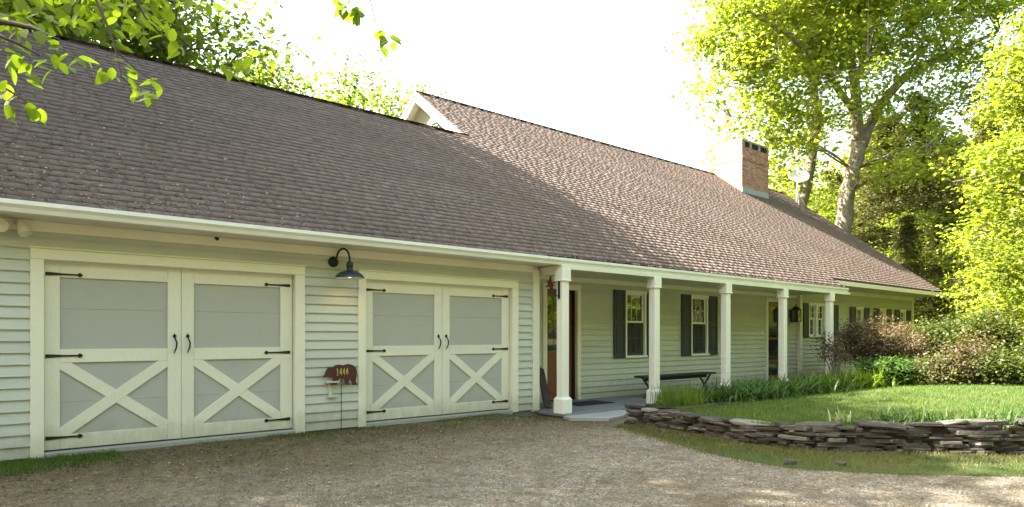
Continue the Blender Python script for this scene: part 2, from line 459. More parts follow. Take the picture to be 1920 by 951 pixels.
def clad_wall(name, Y, X0, X1, Z0, Z1, ops, expo=.127):
    w = MB()
    xs = sorted({X0, X1} | {o[0] for o in ops} | {o[1] for o in ops})
    for a, b in zip(xs[:-1], xs[1:]):
        cuts = sorted((o[2], o[3]) for o in ops if o[0] <= a + 1e-6 and o[1] >= b - 1e-6)
        z = Z0
        for c0, c1 in cuts + [(Z1, Z1)]:
            if c0 > z + .01: w.box(a, b, Y + .026, Y + .18, z, c0)
            z = max(z, c1)
    p = w.build(name, 'siding', HOUSE)
    z = Z0
    while z < Z1 - .02:
        iv = [(X0, X1)]
        for o in ops:
            if z < o[3] - .10 and z + expo > o[2] + .06:
                nv = []
                for a, b in iv:
                    if o[1] <= a or o[0] >= b: nv.append((a, b)); continue
                    if o[0] > a: nv.append((a, o[0]))
                    if o[1] < b: nv.append((o[1], b))
                iv = nv
        for a, b in iv:
            if b - a < .02: continue
            pieces = [(a, b)]
            if b - a > 4.5:
                m_ = a + (b - a) * rnd.uniform(.3, .7); pieces = [(a, m_ - .0012), (m_ + .0012, b)]
            for pa, pb in pieces:
                o = put('clapboard', clap_me, (pa, Y + rnd.uniform(-.001, .001), z), p)
                zs = min(1.0, (Z1 - z) / .145)
                o.scale = (pb - pa, 1, zs)
        z += expo
    return p

DOORX = (0.0, 3.912)
g_ops = [(.75 + dx, 3.73 + dx, .0, 2.31) for dx in DOORX]
clad_wall('garage_wall', D, 0.0, 8.10, .075, 2.60, g_ops)
m_ops = [(9.37, 10.37, .03, 2.46), (11.90, 12.64, .93, 2.43), (14.46, 15.20, .93, 2.43), (18.22, 19.30, .03, 2.47)]
clad_wall('porch_wall', YM, 8.2, 20.05, .034, 2.665, m_ops)
r_ops = [(20.60, 22.24, 1.40, 2.42)] + [(c - .29, c + .29, 1.38, 2.38) for c in (24.33, 26.32, 28.25)]
clad_wall('wing_wall', YR, 20.05, 29.36, .1, 2.93, r_ops)
b = MB(); b.box(0, 8.18, D + .03, D + .25, -.1, .073); b.build('foundation', 'foundation', HOUSE)
b = MB(); b.box(20.05, 29.36, YR + .03, YR + .25, -.1, .1); b.build('foundation', 'foundation', HOUSE)
# side, back and gable walls
b = MB(); b.prism([(D + .03, -.05), (D + .03, 2.66), (YG, RZ(YG) - .15), (17.4, 2.9), (17.4, -.05)], 0, 0.0, .15)
b.build('gable_wall', 'siding', HOUSE)
b = MB(); b.prism([(D, 0.03), (D, 2.66), (10.0, 2.66), (10.0, .03)], 0, 8.02, 8.19)
b.build('return_wall', 'siding', HOUSE)
b = MB(); b.prism([(YM + .1, 2.7), (YTOP, RZ(YTOP) - .15), (21.6, 3.3), (21.6, 2.0), (YM + .1, 2.0)], 0, 9.96, 10.1)
b.build('gable_wall', 'trim', HOUSE)
b = MB(); b.prism([(YR + .03, -.05), (YR + .03, 3.5), (YTOP, RZ(YTOP) - .15), (21.6, 3.3), (21.6, -.05)], 0, 29.22, 29.37)
b.build('gable_wall', 'siding', HOUSE)
b = MB(); b.box(0, 10, 17.25, 17.4, -.05, 3.0); b.box(10, 29.3, 21.45, 21.6, -.05, 3.4); b.build('back_wall', 'siding', HOUSE)
# corner boards, friezes, soffits, fascias
for x0, x1, y, z0, z1 in ((8.055, 8.205, D - .022, .054, 2.60), (-.03, .12, D - .022, .06, 2.60), (20.02, 20.17, YR - .024, .05, 2.93), (29.24, 29.385, YR - .024, .1, 2.93)):
    b = MB(); b.box(x0, x1, y, y + .1, z0, z1, .004); b.build('corner_board', 'trim', HOUSE)
for x0, x1, y, z0, z1 in ((-.02, 8.05, D - .018, 2.545, 2.662), (20.18, 29.23, YR - .018, 2.80, 2.932), (8.21, 20.0, YM - .018, 2.565, 2.662)):
    b = MB(); b.box(x0, x1, y, y + .05, z0, z1, .004); b.build('frieze_board', 'trim', HOUSE)
for x0, x1, y0, y1, z0 in ((XL, 8.2, 8.515, D + .05, 2.663), (8.2, 20.02, 8.515, YM + .1, 2.665), (20.03, XR - .05, YE2 + .035, YR + .05, 2.934)):
    b = MB(); b.box(x0, x1, y0, y1, z0, z0 + .012); b.build('soffit', 'trim', HOUSE)
b = MB(); b.box(XL, 19.93, 8.492, 8.513, 2.655, 2.772, .003); b.build('fascia', 'trim', HOUSE)
b = MB(); b.box(XS + .02, XR - .02, YE2 - .005, YE2 + .03, 2.925, RZ(YE2) - .02, .003); b.build('fascia', 'trim', HOUSE)
b = MB(); b.prism([(8.52, 2.67), (8.52, RZ(8.52) - .05), (YE2 + .02, RZ(YE2) - .05), (YE2 + .02, 2.67)], 0, XS - .03, XS - .004); b.build('eave_return', 'trim', HOUSE)
gp = [(8.490, 2.775), (8.490, 2.658), (8.405, 2.658), (8.388, 2.70), (8.358, 2.735), (8.358, 2.778), (8.366, 2.778), (8.366, 2.739), (8.395, 2.704), (8.41, 2.666), (8.482, 2.666), (8.482, 2.775)]
for x0, x1 in ((-.30, 7.925), (7.935, 19.78)):
    b = MB(); b.prism(gp, 0, x0, x1); gt = b.build('gutter', 'gutter_white', HOUSE)
    e = MB()
    for xe in (x0, x1): e.prism(gp[:6], 0, xe - .002, xe + .002)
    e.build('end_cap', 'gutter_white', gt)
b = MB(); b.box(-.3, 7.92, 8.462, 8.489, 2.781, 2.789); b.build('drip_edge', 'trim', HOUSE)
V, Q = [], []
for i in range(5200):                                    # small dark flakes piled along the porch gutter up to the shingles
    x = rnd.uniform(7.96, 19.7); y = rnd.uniform(8.375, 8.475); z = 2.758 + rnd.uniform(0, .02) + rnd.uniform(0, .06) * (y - 8.37) / .1; a = rnd.uniform(0, 6.3); s_ = rnd.uniform(.012, .035)
    t_ = rnd.uniform(-.6, .6)
    k = len(V); ca, sa = math.cos(a) * s_, math.sin(a) * s_
    V += [(x - ca, y - sa, z), (x + sa * .6, y - ca * .6, z + t_ * s_), (x + ca, y + sa, z + s_ * .5), (x - sa * .6, y + ca * .6, z)]
    Q.append((k, k + 1, k + 2, k + 3))
put('gutter_flakes', np_mesh('gutter_flakes', np.array(V), np.array(Q), 'dark_brown'), (0, 0, 0), HOUSE, 'stuff')

# roof deck, shingles, ridge caps, rakes
t = .10
d = MB()
d.prism([(YE, ZE - .02), (YG, RZ(YG) - .02), (17.8, 2.77), (17.8, 2.67), (YG, RZ(YG) - .02 - t * 1.25), (YE, ZE - .11)], 0, XL, XG)
d.prism([(YE, ZE - .02), (YTOP, RZ(YTOP) - .02), (22.0, 3.02), (22.0, 2.92), (YTOP, RZ(YTOP) - .02 - t * 1.25), (YE, ZE - .11)], 0, XG, XS)
d.prism([(YE2, RZ(YE2) - .02), (YTOP, RZ(YTOP) - .02), (22.0, 3.02), (22.0, 2.92), (YTOP, RZ(YTOP) - .02 - t * 1.25), (YE2, RZ(YE2) - .11)], 0, XS, XR)
ROOF = d.build('roof', 'shingle', HOUSE)
EXPO, TABW = .141, .305
tabs = []
ncourse = int((YTOP - YE) / CT / EXPO) + 1
for k in range(ncourse):
    s0 = -.03 + k * EXPO
    y0 = YE + s0 * CT
    top = YTOP
    xa = (XL - .03) if y0 < YG - .02 else XG - .03
    xb = XR + .03 if y0 > YE2 - .03 else XS + .02
    off = (k % 2) * TABW * .5 + rnd.uniform(-.02, .02) + (k % 5) * .031
    x = xa - off
    up = k % 2
    while x < xb:
        up = not up
        w_ = rnd.uniform(.14, .30) if up else rnd.uniform(.07, .20)
        a, c = max(x, xa), min(x + w_ - .0006, xb)
        if c - a > .02: tabs.append((a, c, s0 + rnd.gauss(0, .0007), k, up))
        x += w_
def tab_geo(a, c, s0, L, up):
    out = []
    far = min(1, max(0, (a - 5) / 7)); th = rnd.uniform(.0070, .0082) * (1 - far) + .0062 * far if up else rnd.uniform(.0054, .0062); th2 = th + rnd.gauss(0, .0006); jl = rnd.gauss(0, .0010)
    for x, n_, s_ in ((a, -.012, s0), (c, -.012, s0 + jl), (c, -.012, s0 + L), (a, -.012, s0 + L), (a, th, s0), (c, th2, s0 + jl), (c, th2 - .004, s0 + L), (a, th - .004, s0 + L)):
        out.append((x, YE + s_ * CT - n_ * ST, ZE + s_ * ST + n_ * CT))
    return out
TF = np.array([(0, 3, 2, 1), (4, 5, 6, 7), (0, 1, 5, 4), (1, 2, 6, 5), (2, 3, 7, 6), (3, 0, 4, 7)])
def tab_tone(k, a):
    g_ = .5 + .12 * math.sin(a * .9 + k * .35) * math.sin(k * .23 + 1) + rnd.gauss(0, .10)
    if rnd.random() < .05: g_ -= .15
    return min(1, max(0, g_))
def dist2(tb):
    y = YE + tb[2] * CT; z = ZE + tb[2] * ST; x = (tb[0] + tb[1]) / 2
    vis = x * RT[0] + y * RT[1]; dep = x * FW[0] + y * FW[1]
    return x * x + y * y + (z - CZ) ** 2 + (1000 if abs(vis / dep) > .8 else 0)
tabs.sort(key=dist2)
Vs, Qs, Ts = [], [], []
for i, (a, c, s0, k, up) in enumerate(tabs):
    G = np.array(tab_geo(a, c, s0, EXPO + (.004 if up else .02), up)); tn = tab_tone(k, a)
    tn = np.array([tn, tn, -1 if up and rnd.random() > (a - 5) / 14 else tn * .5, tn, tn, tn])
    if i < 300:
        org = G[4]
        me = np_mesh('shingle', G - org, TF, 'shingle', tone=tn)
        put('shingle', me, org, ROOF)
    else:
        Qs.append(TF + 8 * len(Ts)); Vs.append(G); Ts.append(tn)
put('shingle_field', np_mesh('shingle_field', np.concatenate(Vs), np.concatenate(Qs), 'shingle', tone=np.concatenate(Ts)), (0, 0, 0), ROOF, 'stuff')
def ridge(x0, x1, y, name='ridge_cap'):
    V, Q, T = [], [], []
    x = x0; i = 0
    while x < x1:
        e = min(x + .16, x1); z = RZ(y); w_ = .13
        b0 = 8 * i; dz = .012; lift = .01
        for xx, up in ((x, lift), (e, 0.002)):
            V += [(xx, y - w_, z - w_ * SL + up + .006), (xx, y, z + up + .02), (xx, y + w_, z - w_ * SL + up + .006)]
        k = 6 * i
        Q += [(k, k + 1, k + 4, k + 3), (k + 1, k + 2, k + 5, k + 4), (k, k + 3, k + 4, k + 1)]
        T += [rnd.uniform(.0, .3)] * 3
        i += 1; x += .14
    put(name, np_mesh(name, np.array(V), np.array(Q), 'shingle', tone=np.array(T)), (0, 0, 0), ROOF)
ridge(XL - .03, XG + .1, YG); ridge(XG - .02, XR + .02, YTOP)
def rake(X0, X1, ya, yb, h, mat='post_paint', sgn=1, off=.022):
    b = MB()
    f = (lambda y: RZ(y)) if sgn > 0 else (lambda y: RZ(YTOP) - SL * (y - YTOP))
    b.prism([(ya, f(ya) - off), (yb, f(yb) - off), (yb, f(yb) - off - h), (ya, f(ya) - off - h)], 0, X0, X1)
    return b.build('rake_board', mat, HOUSE)
rake(9.625, 9.658, 12.95, YTOP, .27); rake(9.625, 9.658, YTOP, 22.0, .27, sgn=-1)
rake(9.60, 9.624, 13.05, YTOP, .09); rake(9.60, 9.624, YTOP, 22.0, .09, sgn=-1)
rake(9.66, 9.955, 12.9, YTOP, .015, 'trim', 1, .148); rake(9.66, 9.955, YTOP, 21.9, .015, 'trim', -1, .148)
rake(XR - .0, XR + .03, YE2 - .01, YTOP, .19, 'trim'); rake(XL - .034, XL - .002, YE, YG, .2, 'trim')
lv = MB(); lv.box(9.950, 9.962, 14.35, 15.75, 6.38, 7.12)
LV = lv.build('louver', 'dark_opening', HOUSE)
for i in range(9):
    z = 6.42 + i * .085; hw = (7.80 - z) / SL * .62
    b = MB(); b.box(-.008, .05, max(14.3, YTOP - hw), 15.78, -.006, .010, .002, Matrix.Translation((9.925, 0, z)) @ Matrix.Rotation(math.radians(38), 4, 'Y')); b.build('louver_slat', 'trim', LV)
b = MB(); b.box(9.895, 9.948, 15.0, 15.08, 6.35, 7.15, .004); b.build('louver_post', 'trim', LV)

# chimney
CX0, CX1, CY0, CY1, CTOP = 23.85, 25.85, 14.16, 15.35, 9.17
b = MB(); b.box(CX0, CX1, CY0, CY1, 6.6, CTOP - .02); CH = b.build('chimney', 'chimney_mortar', HOUSE)
bk = MB(); z = 6.75; row = 0
while z < CTOP - .05:
    pr = .028 if 8.36 < z < 8.50 else .010
    for (ax, lo, hi, face, sg) in ((0, CX0, CX1, CY0, -1), (1, CY0, CY1, CX0, -1), (1, CY0, CY1, CX1, 1)):
        u = lo - (row % 2) * .105 - (pr if pr > .02 else 0)
        while u < hi:
            a, c = max(u, lo - pr), min(u + .203, hi + pr)
            if c - a > .03:
                j = rnd.uniform(-.002, .002) + pr
                if ax == 0:
                    if not (z > 8.86 and any(f0 < (a + c) / 2 < f1 for f0, f1 in ((24.02, 24.42), (24.55, 25.1), (25.22, 25.76)))):
                        bk.box(a, c, face - j, face + .02, z, z + .064)
                elif sg < 0: bk.box(face - j, face + .02, a, c, z, z + .064)
                else: bk.box(face - .02, face + j, a, c, z, z + .064)
            u += .213
    z += .074; row += 1
bk.build('brick', 'brick', CH, kind='stuff')
for f0, f1 in ((24.02, 24.42), (24.55, 25.1), (25.22, 25.76)):
    b = MB(); b.box(f0 + .01, f1 - .01, CY0 - .006, CY0 + .02, 8.88, CTOP - .07); b.build('flue_opening', 'dark_opening', CH)
b = MB(); b.box(CX0 - .03, CX1 + .03, CY0 - .03, CY1 + .03, CTOP - .05, CTOP + .01, .005); b.build('chimney_cap', 'chimney_mortar', CH)
b = MB(); b.box(CX0 - .015, CX1 + .015, CY0 - .02, CY0 + .01, RZ(CY0) - .05, RZ(CY0) + .20, .002); b.box(CX1 - .01, CX1 + .02, CY0, CY1, 6.9, RZ(CY0) + .2)
b.build('flashing', 'flashing', CH)

# porch: floor boards, posts, beam
pf = MB(); pf.prism([(8.19, 8.21), (19.9, 8.21), (19.9, YM), (8.19, YM)], 2, -.08, -.005); PF = pf.build('porch_floor', 'dark_wood', HOUSE)
y = 8.19
while y < YM + .02:
    for x0, x1 in ((8.185, 12.1), (12.103, 16.2), (16.203, 19.9)):
        b = MB(); b.box(x0, x1, y, y + .136, -.004, .034 + rnd.uniform(-.001, .001), .003); b.build('floor_board', 'floor_board', PF)
    y += .14
for i in range(5):
    x, y = 8.34 + 2.6 * i, 8.45; a = .082
    b = MB(); b.box(x - a, x + a, y - a, y + a, .30, 2.40, .012); P = b.build('porch_post', 'post_paint', HOUSE)
    b = MB(); h = .118; b.box(x - h, x + h, y - h, y + h, .034, .285, .006)
    b.add([(x + sx * h * .96, y + sy * h * .96, .284) for sx, sy in ((-1, -1), (1, -1), (1, 1), (-1, 1))] + [(x + sx * .084, y + sy * .084, .325) for sx, sy in ((-1, -1), (1, -1), (1, 1), (-1, 1))], [(0, 1, 5, 4), (1, 2, 6, 5), (2, 3, 7, 6), (3, 0, 4, 7)])
    b.build('post_base', 'post_paint', P)
    b = MB(); h = .104; b.box(x - h, x + h, y - h, y + h, 2.385, 2.586, .006); b.box(x - h - .012, x + h + .012, y - h - .012, y + h + .012, 2.372, 2.39, .004); b.build('post_capital', 'post_paint', P)
b = MB(); b.box(8.25, 19.9, 8.372, 8.528, 2.587, 2.654, .004); b.build('porch_beam', 'trim', HOUSE)
b = MB(); b.box(8.252, 8.42, 8.53, YM, 2.5, 2.653, .004); b.build('porch_beam', 'trim', HOUSE)

# garage doors
def hinge(x, z, sgn, L, parent):
    b = MB()
    pts = [(0, -.021), (.05, -.019), (L * .45, -.011), (L * .84, -.009), (L * .86, -.012), (L * .90, -.026), (L * .95, -.020), (L, 0)]
    poly = pts + [(u, -v) for u, v in pts[-2::-1]]
    poly = [(x + sgn * u, z + v) for u, v in poly]
    b.prism(poly, 1, 8.984, 8.9925); b.build('strap_hinge', 'iron', parent)
def pull(x, parent, mir):
    b = MB()
    b.prism([(x + u, 1.40 + v) for u, v in ((0, .035), (.012, .012), (.026, .0), (.012, -.012), (0, -.03), (-.012, -.012), (-.026, 0), (-.012, .012))], 1, 8.984, 8.993)
    pts = [(x, 8.985, 1.395), (x + .004 * mir, 8.955, 1.36), (x + .016 * mir, 8.945, 1.315), (x + .012 * mir, 8.947, 1.26), (x - .002 * mir, 8.96, 1.215), (x - .004 * mir, 8.985, 1.195)]
    b.tube(pts, [.006, .009, .011, .010, .008, .006], 8); b.build('pull_handle', 'iron', parent, smooth=True)
def garage_door(dx):
    b = MB(); b.box(.79 + dx, 3.67 + dx, 9.062, 9.08, .12, 2.27); G = b.build('garage_door', 'door_panel', HOUSE)
    for z0, z1 in ((.122, .6495), (.651, 1.179), (1.1805, 1.7095), (1.711, 2.262)):
        b = MB(); b.box(.815 + dx, 3.648 + dx, 9.021, 9.06, z0, z1, .0015); b.build('door_section', 'door_panel', G)
    for x0, x1 in ((.82, .965), (2.07, 2.2195), (2.2245, 2.37), (3.473, 3.64)):
        b = MB(); b.box(x0 + dx, x1 + dx, 8.995, 9.0205, .128, 2.255, .003); b.build('stile', 'door_frame', G)
    for x0, x1 in ((.966, 2.069), (2.371, 3.472)):
        for z0, z1 in ((2.062, 2.252), (1.10, 1.25), (.13, .29)):
            b = MB(); b.box(x0 + dx, x1 + dx, 8.9965, 9.0202, z0, z1, .003); b.build('rail', 'door_frame', G)
        cx, cz = (x0 + x1) / 2 + dx, .695; w_, h_ = x1 - x0, .81
        a = math.atan2(h_, w_); L = math.hypot(w_, h_)
        for s_, yo in ((1, .0), (-1, .0022)):
            b = MB(); b.box(-L / 2 - .02, L / 2 + .02, 8.9985 + yo, 9.020, -.062, .062, .002, Matrix.Translation((cx, 0, cz)) @ Matrix.Rotation(-s_ * a, 4, 'Y'))
            b.build('brace', 'door_frame', G)
    for z in (2.095, 1.178, .262):
        hinge(.83 + dx, z, 1, .355, G); hinge(3.605 + dx, z, -1, .355, G)
    pull(2.145 + dx, G, 1); pull(2.297 + dx, G, 1)
    for x0, x1, z0, z1 in ((.688, .812, .06, 2.2435), (3.648, 3.787, .06, 2.2435), (.688, 3.787, 2.245, 2.362)):
        b = MB(); b.box(x0 + dx, x1 + dx, D - .022, D + .05, z0, z1, .004); b.build('casing', 'trim', G)
    b = MB(); b.box(.674 + dx, 3.801 + dx, D - .036, D + .05, 2.3635, 2.382, .003); b.build('drip_cap', 'trim', G)
    for x0, x1 in ((.80, .813), (3.649, 3.662)):
        b = MB(); b.box(x0 + dx, x1 + dx, D + .051, 9.06, .075, 2.25); b.build('jamb', 'trim', G)
    b = MB(); b.box(.80 + dx, 3.66 + dx, D + .051, 9.02, 2.2455, 2.26); b.build('jamb', 'trim', G)
    b = MB(); b.box(.815 + dx, 3.647 + dx, D - .03, 9.3, -.05, .112, .01); b.build('threshold', 'concrete', G)
for dx in DOORX: garage_door(dx)

# windows and shutters
def pane_grid(b_m, x0, x1, z0, z1, y, cols, rows, wdt=.011):
    for i in range(1, cols):
        x = x0 + (x1 - x0) * i / cols; b_m.box(x - wdt / 2, x + wdt / 2, y, y + .018, z0, z1, .002)
    for j in range(1, rows):
        z = z0 + (z1 - z0) * j / rows; b_m.box(x0, x1, y - .0015, y + .0165, z - wdt / 2, z + wdt / 2, .002)
def window(x0, x1, z0, z1, Y, near, cols=3, rows=2):
    f = MB(); w_ = .06
    f.box(x0, x0 + w_, Y - .022, Y + .12, z0 + .03, z1 - .0505, .003); f.box(x1 - w_, x1, Y - .022, Y + .12, z0 + .03, z1 - .0505, .003)
    f.box(x0 - .012, x1 + .012, Y - .032, Y + .12, z1 - .05, z1 + .02, .003); f.box(x0 - .02, x1 + .02, Y - .05, Y + .12, z0 - .02, z0 + .0285, .003)
    W = f.build('window', 'window_white', HOUSE)
    zm = z0 + (z1 - z0) * .52
    for (a, c, yo, nm) in ((zm, z1 - .05, .035, 'upper_sash'), (z0 + .03, zm + .03, .065, 'lower_sash')):
        s_ = MB(); xa, xb = x0 + w_ + .002, x1 - w_ - .002; t_ = .036
        y0 = Y + yo
        s_.box(xa, xa + t_, y0, y0 + .028, a, c, .003); s_.box(xb - t_, xb, y0, y0 + .028, a, c, .003)
        s_.box(xa + t_ + .0005, xb - t_ - .0005, y0 + .001, y0 + .027, c - t_, c, .003); s_.box(xa + t_ + .0005, xb - t_ - .0005, y0 + .001, y0 + .027, a, a + t_ + .008, .003)
        pane_grid(s_, xa + t_, xb - t_, a + t_ + .008, c - t_, y0 + .004, cols, rows)
        s_.build(nm, 'window_white', W)
        gx0, gx1, gz0, gz1 = xa + t_, xb - t_, a + t_ + .008, c - t_
        nc, nr = (cols, rows) if near else (1, 1)
        for i in range(nc):
            for j in range(nr):
                b = MB(); px0, px1 = gx0 + (gx1 - gx0) * i / nc, gx0 + (gx1 - gx0) * (i + 1) / nc; pz0, pz1 = gz0 + (gz1 - gz0) * j / nr, gz0 + (gz1 - gz0) * (j + 1) / nr
                tl = rnd.uniform(-.0015, .0015)
                b.add([(px0, y0 + .016 + tl, pz0), (px1, y0 + .016, pz0), (px1, y0 + .016 + tl, pz1), (px0, y0 + .016 - tl, pz1), (px0, y0 + .021, pz0), (px1, y0 + .021, pz0), (px1, y0 + .021, pz1), (px0, y0 + .021, pz1)],
                      [(0, 1, 2, 3), (7, 6, 5, 4), (0, 4, 5, 1), (1, 5, 6, 2), (2, 6, 7, 3), (3, 7, 4, 0)])
                b.build('pane', 'pane', W)
    if near:
        b = MB(); b.box(x0 + w_ + .004, x1 - w_ - .004, Y + .028, Y + .031, z0 + .035, zm); b.build('insect_screen', 'screen_mesh', W)
    b = MB(); b.box(x0 + .02, x1 - .02, Y + .125, Y + .135, z0, z1); b.build('blackout', 'dark_opening', W)
def shutter(x0, x1, z0, z1, Y):
    b = MB(); y0 = Y - .042; w_ = .055; zm = z0 + (z1 - z0) * .52
    b.box(x0, x0 + w_, y0, y0 + .032, z0, z1, .003); b.box(x1 - w_, x1, y0, y0 + .032, z0, z1, .003)
    for a, c in ((z0, z0 + .10), (zm - .04, zm + .04), (z1 - .08, z1)): b.box(x0 + w_ + .0005, x1 - w_ - .0005, y0 + .0015, y0 + .031, a, c, .003)
    S = b.build('shutter', 'shutter_paint', HOUSE)
    for a, c in ((z0 + .10, zm - .04), (zm + .04, z1 - .08)):
        b = MB(); b.box(x0 + w_, x1 - w_, y0 + .018, y0 + .03, a, c); b.box(x0 + w_ + .03, x1 - w_ - .03, y0 + .007, y0 + .017, a + .035, c - .035, .006); b.build('shutter_panel', 'shutter_paint', S)
for x0 in (11.89, 14.45):
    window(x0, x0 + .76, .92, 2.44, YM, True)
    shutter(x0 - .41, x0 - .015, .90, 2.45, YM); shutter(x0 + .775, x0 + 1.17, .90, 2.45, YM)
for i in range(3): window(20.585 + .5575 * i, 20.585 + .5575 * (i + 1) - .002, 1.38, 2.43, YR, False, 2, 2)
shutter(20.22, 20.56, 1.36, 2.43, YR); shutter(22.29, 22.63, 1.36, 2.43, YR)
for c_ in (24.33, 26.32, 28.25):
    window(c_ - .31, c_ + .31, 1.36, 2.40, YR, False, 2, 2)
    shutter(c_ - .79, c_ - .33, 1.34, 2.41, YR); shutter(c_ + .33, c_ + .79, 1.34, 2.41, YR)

# entry door (glazed upper half) and brown screen door
b = MB(); b.box(9.43, 10.31, YM + .15, YM + .19, .05, 2.36, .004); ED = b.build('entry_door', 'door_wood', HOUSE)
for x0, x1, z0, z1 in ((9.31, 9.425, .034, 2.378), (10.315, 10.425, .034, 2.378), (9.31, 10.425, 2.38, 2.50)):
    b = MB(); b.box(x0, x1, YM - .022, YM + .06, z0, z1, .004); b.build('casing', 'trim', ED)
b = MB(); b.box(10.30, 10.314, YM + .061, YM + .2, .034, 2.38); b.box(9.427, 9.44, YM + .061, YM + .2, .034, 2.38); b.box(9.44, 10.3, YM + .061, YM + .2, 2.365, 2.38); b.build('jamb', 'dark_wood', ED)
for i in range(3):
    for j in range(4):
        b = MB(); x0 = 9.545 + i * .218; z0 = 1.06 + j * .30; b.box(x0, x0 + .20, YM + .139, YM + .149, z0, z0 + .28, .002); b.build('pane', 'pane', ED)
for x0 in (9.55, 9.90):
    b = MB(); b.box(x0, x0 + .29, YM + .138, YM + .15, .22, .90, .012); b.build('door_panel', 'door_wood', ED)
b = MB(); b.lathe([(0, 0), (.014, .0), (.014, .03), (.028, .045), (.028, .06), (.0, .07)], (0, 0, 0), 12)
b.v = [(9.50 + x, YM + .145 - z, .98 + y) for x, y, z in b.v]; b.build('door_knob', 'iron', ED, smooth=True)
b = MB(); b.box(18.28, 19.24, YM + .11, YM + .12, .06, 2.40); SD = b.build('screen_door', 'screen_pane', HOUSE)
for x0, x1, z0, z1 in ((18.155, 18.272, .034, 2.405), (19.248, 19.36, .034, 2.405), (18.155, 19.36, 2.407, 2.52)):
    b = MB(); b.box(x0, x1, YM - .022, YM + .06, z0, z1, .004); b.build('casing', 'trim', SD)
for x0, x1, z0, z1 in ((18.28, 18.39, .06, 2.40), (19.13, 19.24, .06, 2.40), (18.391, 19.129, 2.27, 2.40), (18.391, 19.129, 1.30, 1.36), (18.391, 19.129, .62, .70), (18.391, 19.129, .06, .24)):
    b = MB(); b.box(x0, x1, YM + .075, YM + .108, z0, z1, .003); b.build('screen_frame', 'door_wood', SD)

# ------------------------------------------------------------------ things on and around the house
# gooseneck barn lamp, lit
L = thing('wall_lamp', (4.21, D, 2.2), 'dark blue-green gooseneck barn lamp between the two garage doors', 'lamp')
b = MB(); b.lathe([(0, 0), (.075, 0), (.075, .018), (.05, .03), (.02, .035), (0, .035)], (0, 0, 0), 20)
b.v = [(4.21 + x, D - z, 2.46 + y) for x, y, z in b.v]; b.build('backplate', 'iron', L, smooth=True)
pts = [(4.21, D - .03, 2.46), (4.214, D - .07, 2.475), (4.22, D - .095, 2.52), (4.225, D - .115, 2.57), (4.237, D - .145, 2.612), (4.255, D - .185, 2.634), (4.277, D - .225, 2.632), (4.298, D - .26, 2.608), (4.312, D - .285, 2.56), (4.318, D - .297, 2.50), (4.32, D - .30, 2.43)]
b = MB(); b.tube(pts, .014, 10); b.build('gooseneck', 'iron', L, smooth=True)
c = (4.32, 8.63, 2.213)
b = MB(); b.lathe([(.205, .0), (.203, .012), (.185, .04), (.165, .062), (.13, .082), (.075, .10), (.045, .11), (.042, .16), (.05, .165), (.05, .21), (.03, .235), (.0, .24)], c, 32); b.build('shade', 'lamp_metal', L, smooth=True)
b = MB(); b.lathe([(.205, .0), (.198, .004), (.18, .036), (.16, .056), (.125, .076), (.07, .094), (.0, .10)], c, 32); b.build('shade_lining', 'lamp_inner', L, smooth=True)
b = MB(); b.lathe([(0, .005), (.02, .01), (.033, .03), (.03, .055), (.018, .08), (.015, .095)], c, 14); b.build('bulb', 'bulb_glow', L, smooth=True)
pl = bpy.data.lights.new('lamp_light', 'SPOT'); pl.energy, pl.color, pl.shadow_soft_size = 0.5, (1.0, .72, .40), .03
pl.spot_size, pl.spot_blend = math.radians(150), .6
plo = bpy.data.objects.new('lamp_light', pl); COL.objects.link(plo); plo.parent = L; plo.location = Vector((c[0], c[1], c[2] - .002)) - WLOC[L.name]

# bear sign on a stake
S = thing('house_number_sign', (4.30, 8.85, .05), 'rust red bear silhouette sign numbered 1444 on a thin stake', 'sign')
bp = [(385, 206), (392, 190), (402, 165), (412, 150), (424, 152), (440, 152), (452, 138), (475, 133), (500, 138), (525, 130), (552, 135), (572, 152), (580, 175), (576, 200), (572, 225), (579, 250), (552, 252), (548, 232), (538, 215), (530, 232), (534, 250), (510, 250), (506, 228), (500, 212), (478, 212), (470, 230), (462, 250), (428, 252), (440, 230), (440, 208), (424, 204), (408, 200), (398, 208)]
def bear_pt(cx, cy):
    p = onY(480 + cx / 3.058, 640 + cy / 3.058, 8.85); return (p.x, p.z)
b = MB(); b.prism([bear_pt(*p) for p in bp], 1, 8.846, 8.851); b.build('bear_plate', 'sign_red', S)
def numeral(ch, x, z, h, parent):
    b = MB(); w_ = h * .34; t_ = h * .095
    y0, y1 = 8.841, 8.8455
    def bar(x0, z0, x1, z1):
        d_ = Vector((x1 - x0, z1 - z0)).normalized(); n_ = Vector((-d_.y, d_.x)) * t_ / 2
        b.prism([(x0 + n_.x, z0 + n_.y), (x1 + n_.x, z1 + n_.y), (x1 - n_.x, z1 - n_.y), (x0 - n_.x, z0 - n_.y)], 1, y0, y1)
    if ch == '1':
        bar(x + w_ * .5, z, x + w_ * .5, z + h); bar(x + w_ * .12, z + h * .76, x + w_ * .5, z + h * .95); bar(x + w_ * .1, z + t_ / 2, x + w_ * .9, z + t_ / 2)
    else:
        bar(x + w_ * .72, z, x + w_ * .72, z + h); bar(x + w_ * .05, z + h * .34, x + w_ * .68, z + h * .97); bar(x, z + h * .30, x + w_ * 1.05, z + h * .30)
    b.build('numeral', 'numeral_yellow', parent)
x0, z0 = bear_pt(458, 196); x1, z1 = bear_pt(531, 152)
for i, ch in enumerate('1444'): numeral(ch, x0 + (x1 - x0) * i / 4 + .006, z0, (z1 - z0), S)
b = MB(); b.tube([(4.30, 8.858, .03), (4.302, 8.857, .4), (4.30, 8.856, .86)], .0055, 8); b.build('stake', 'iron', S)
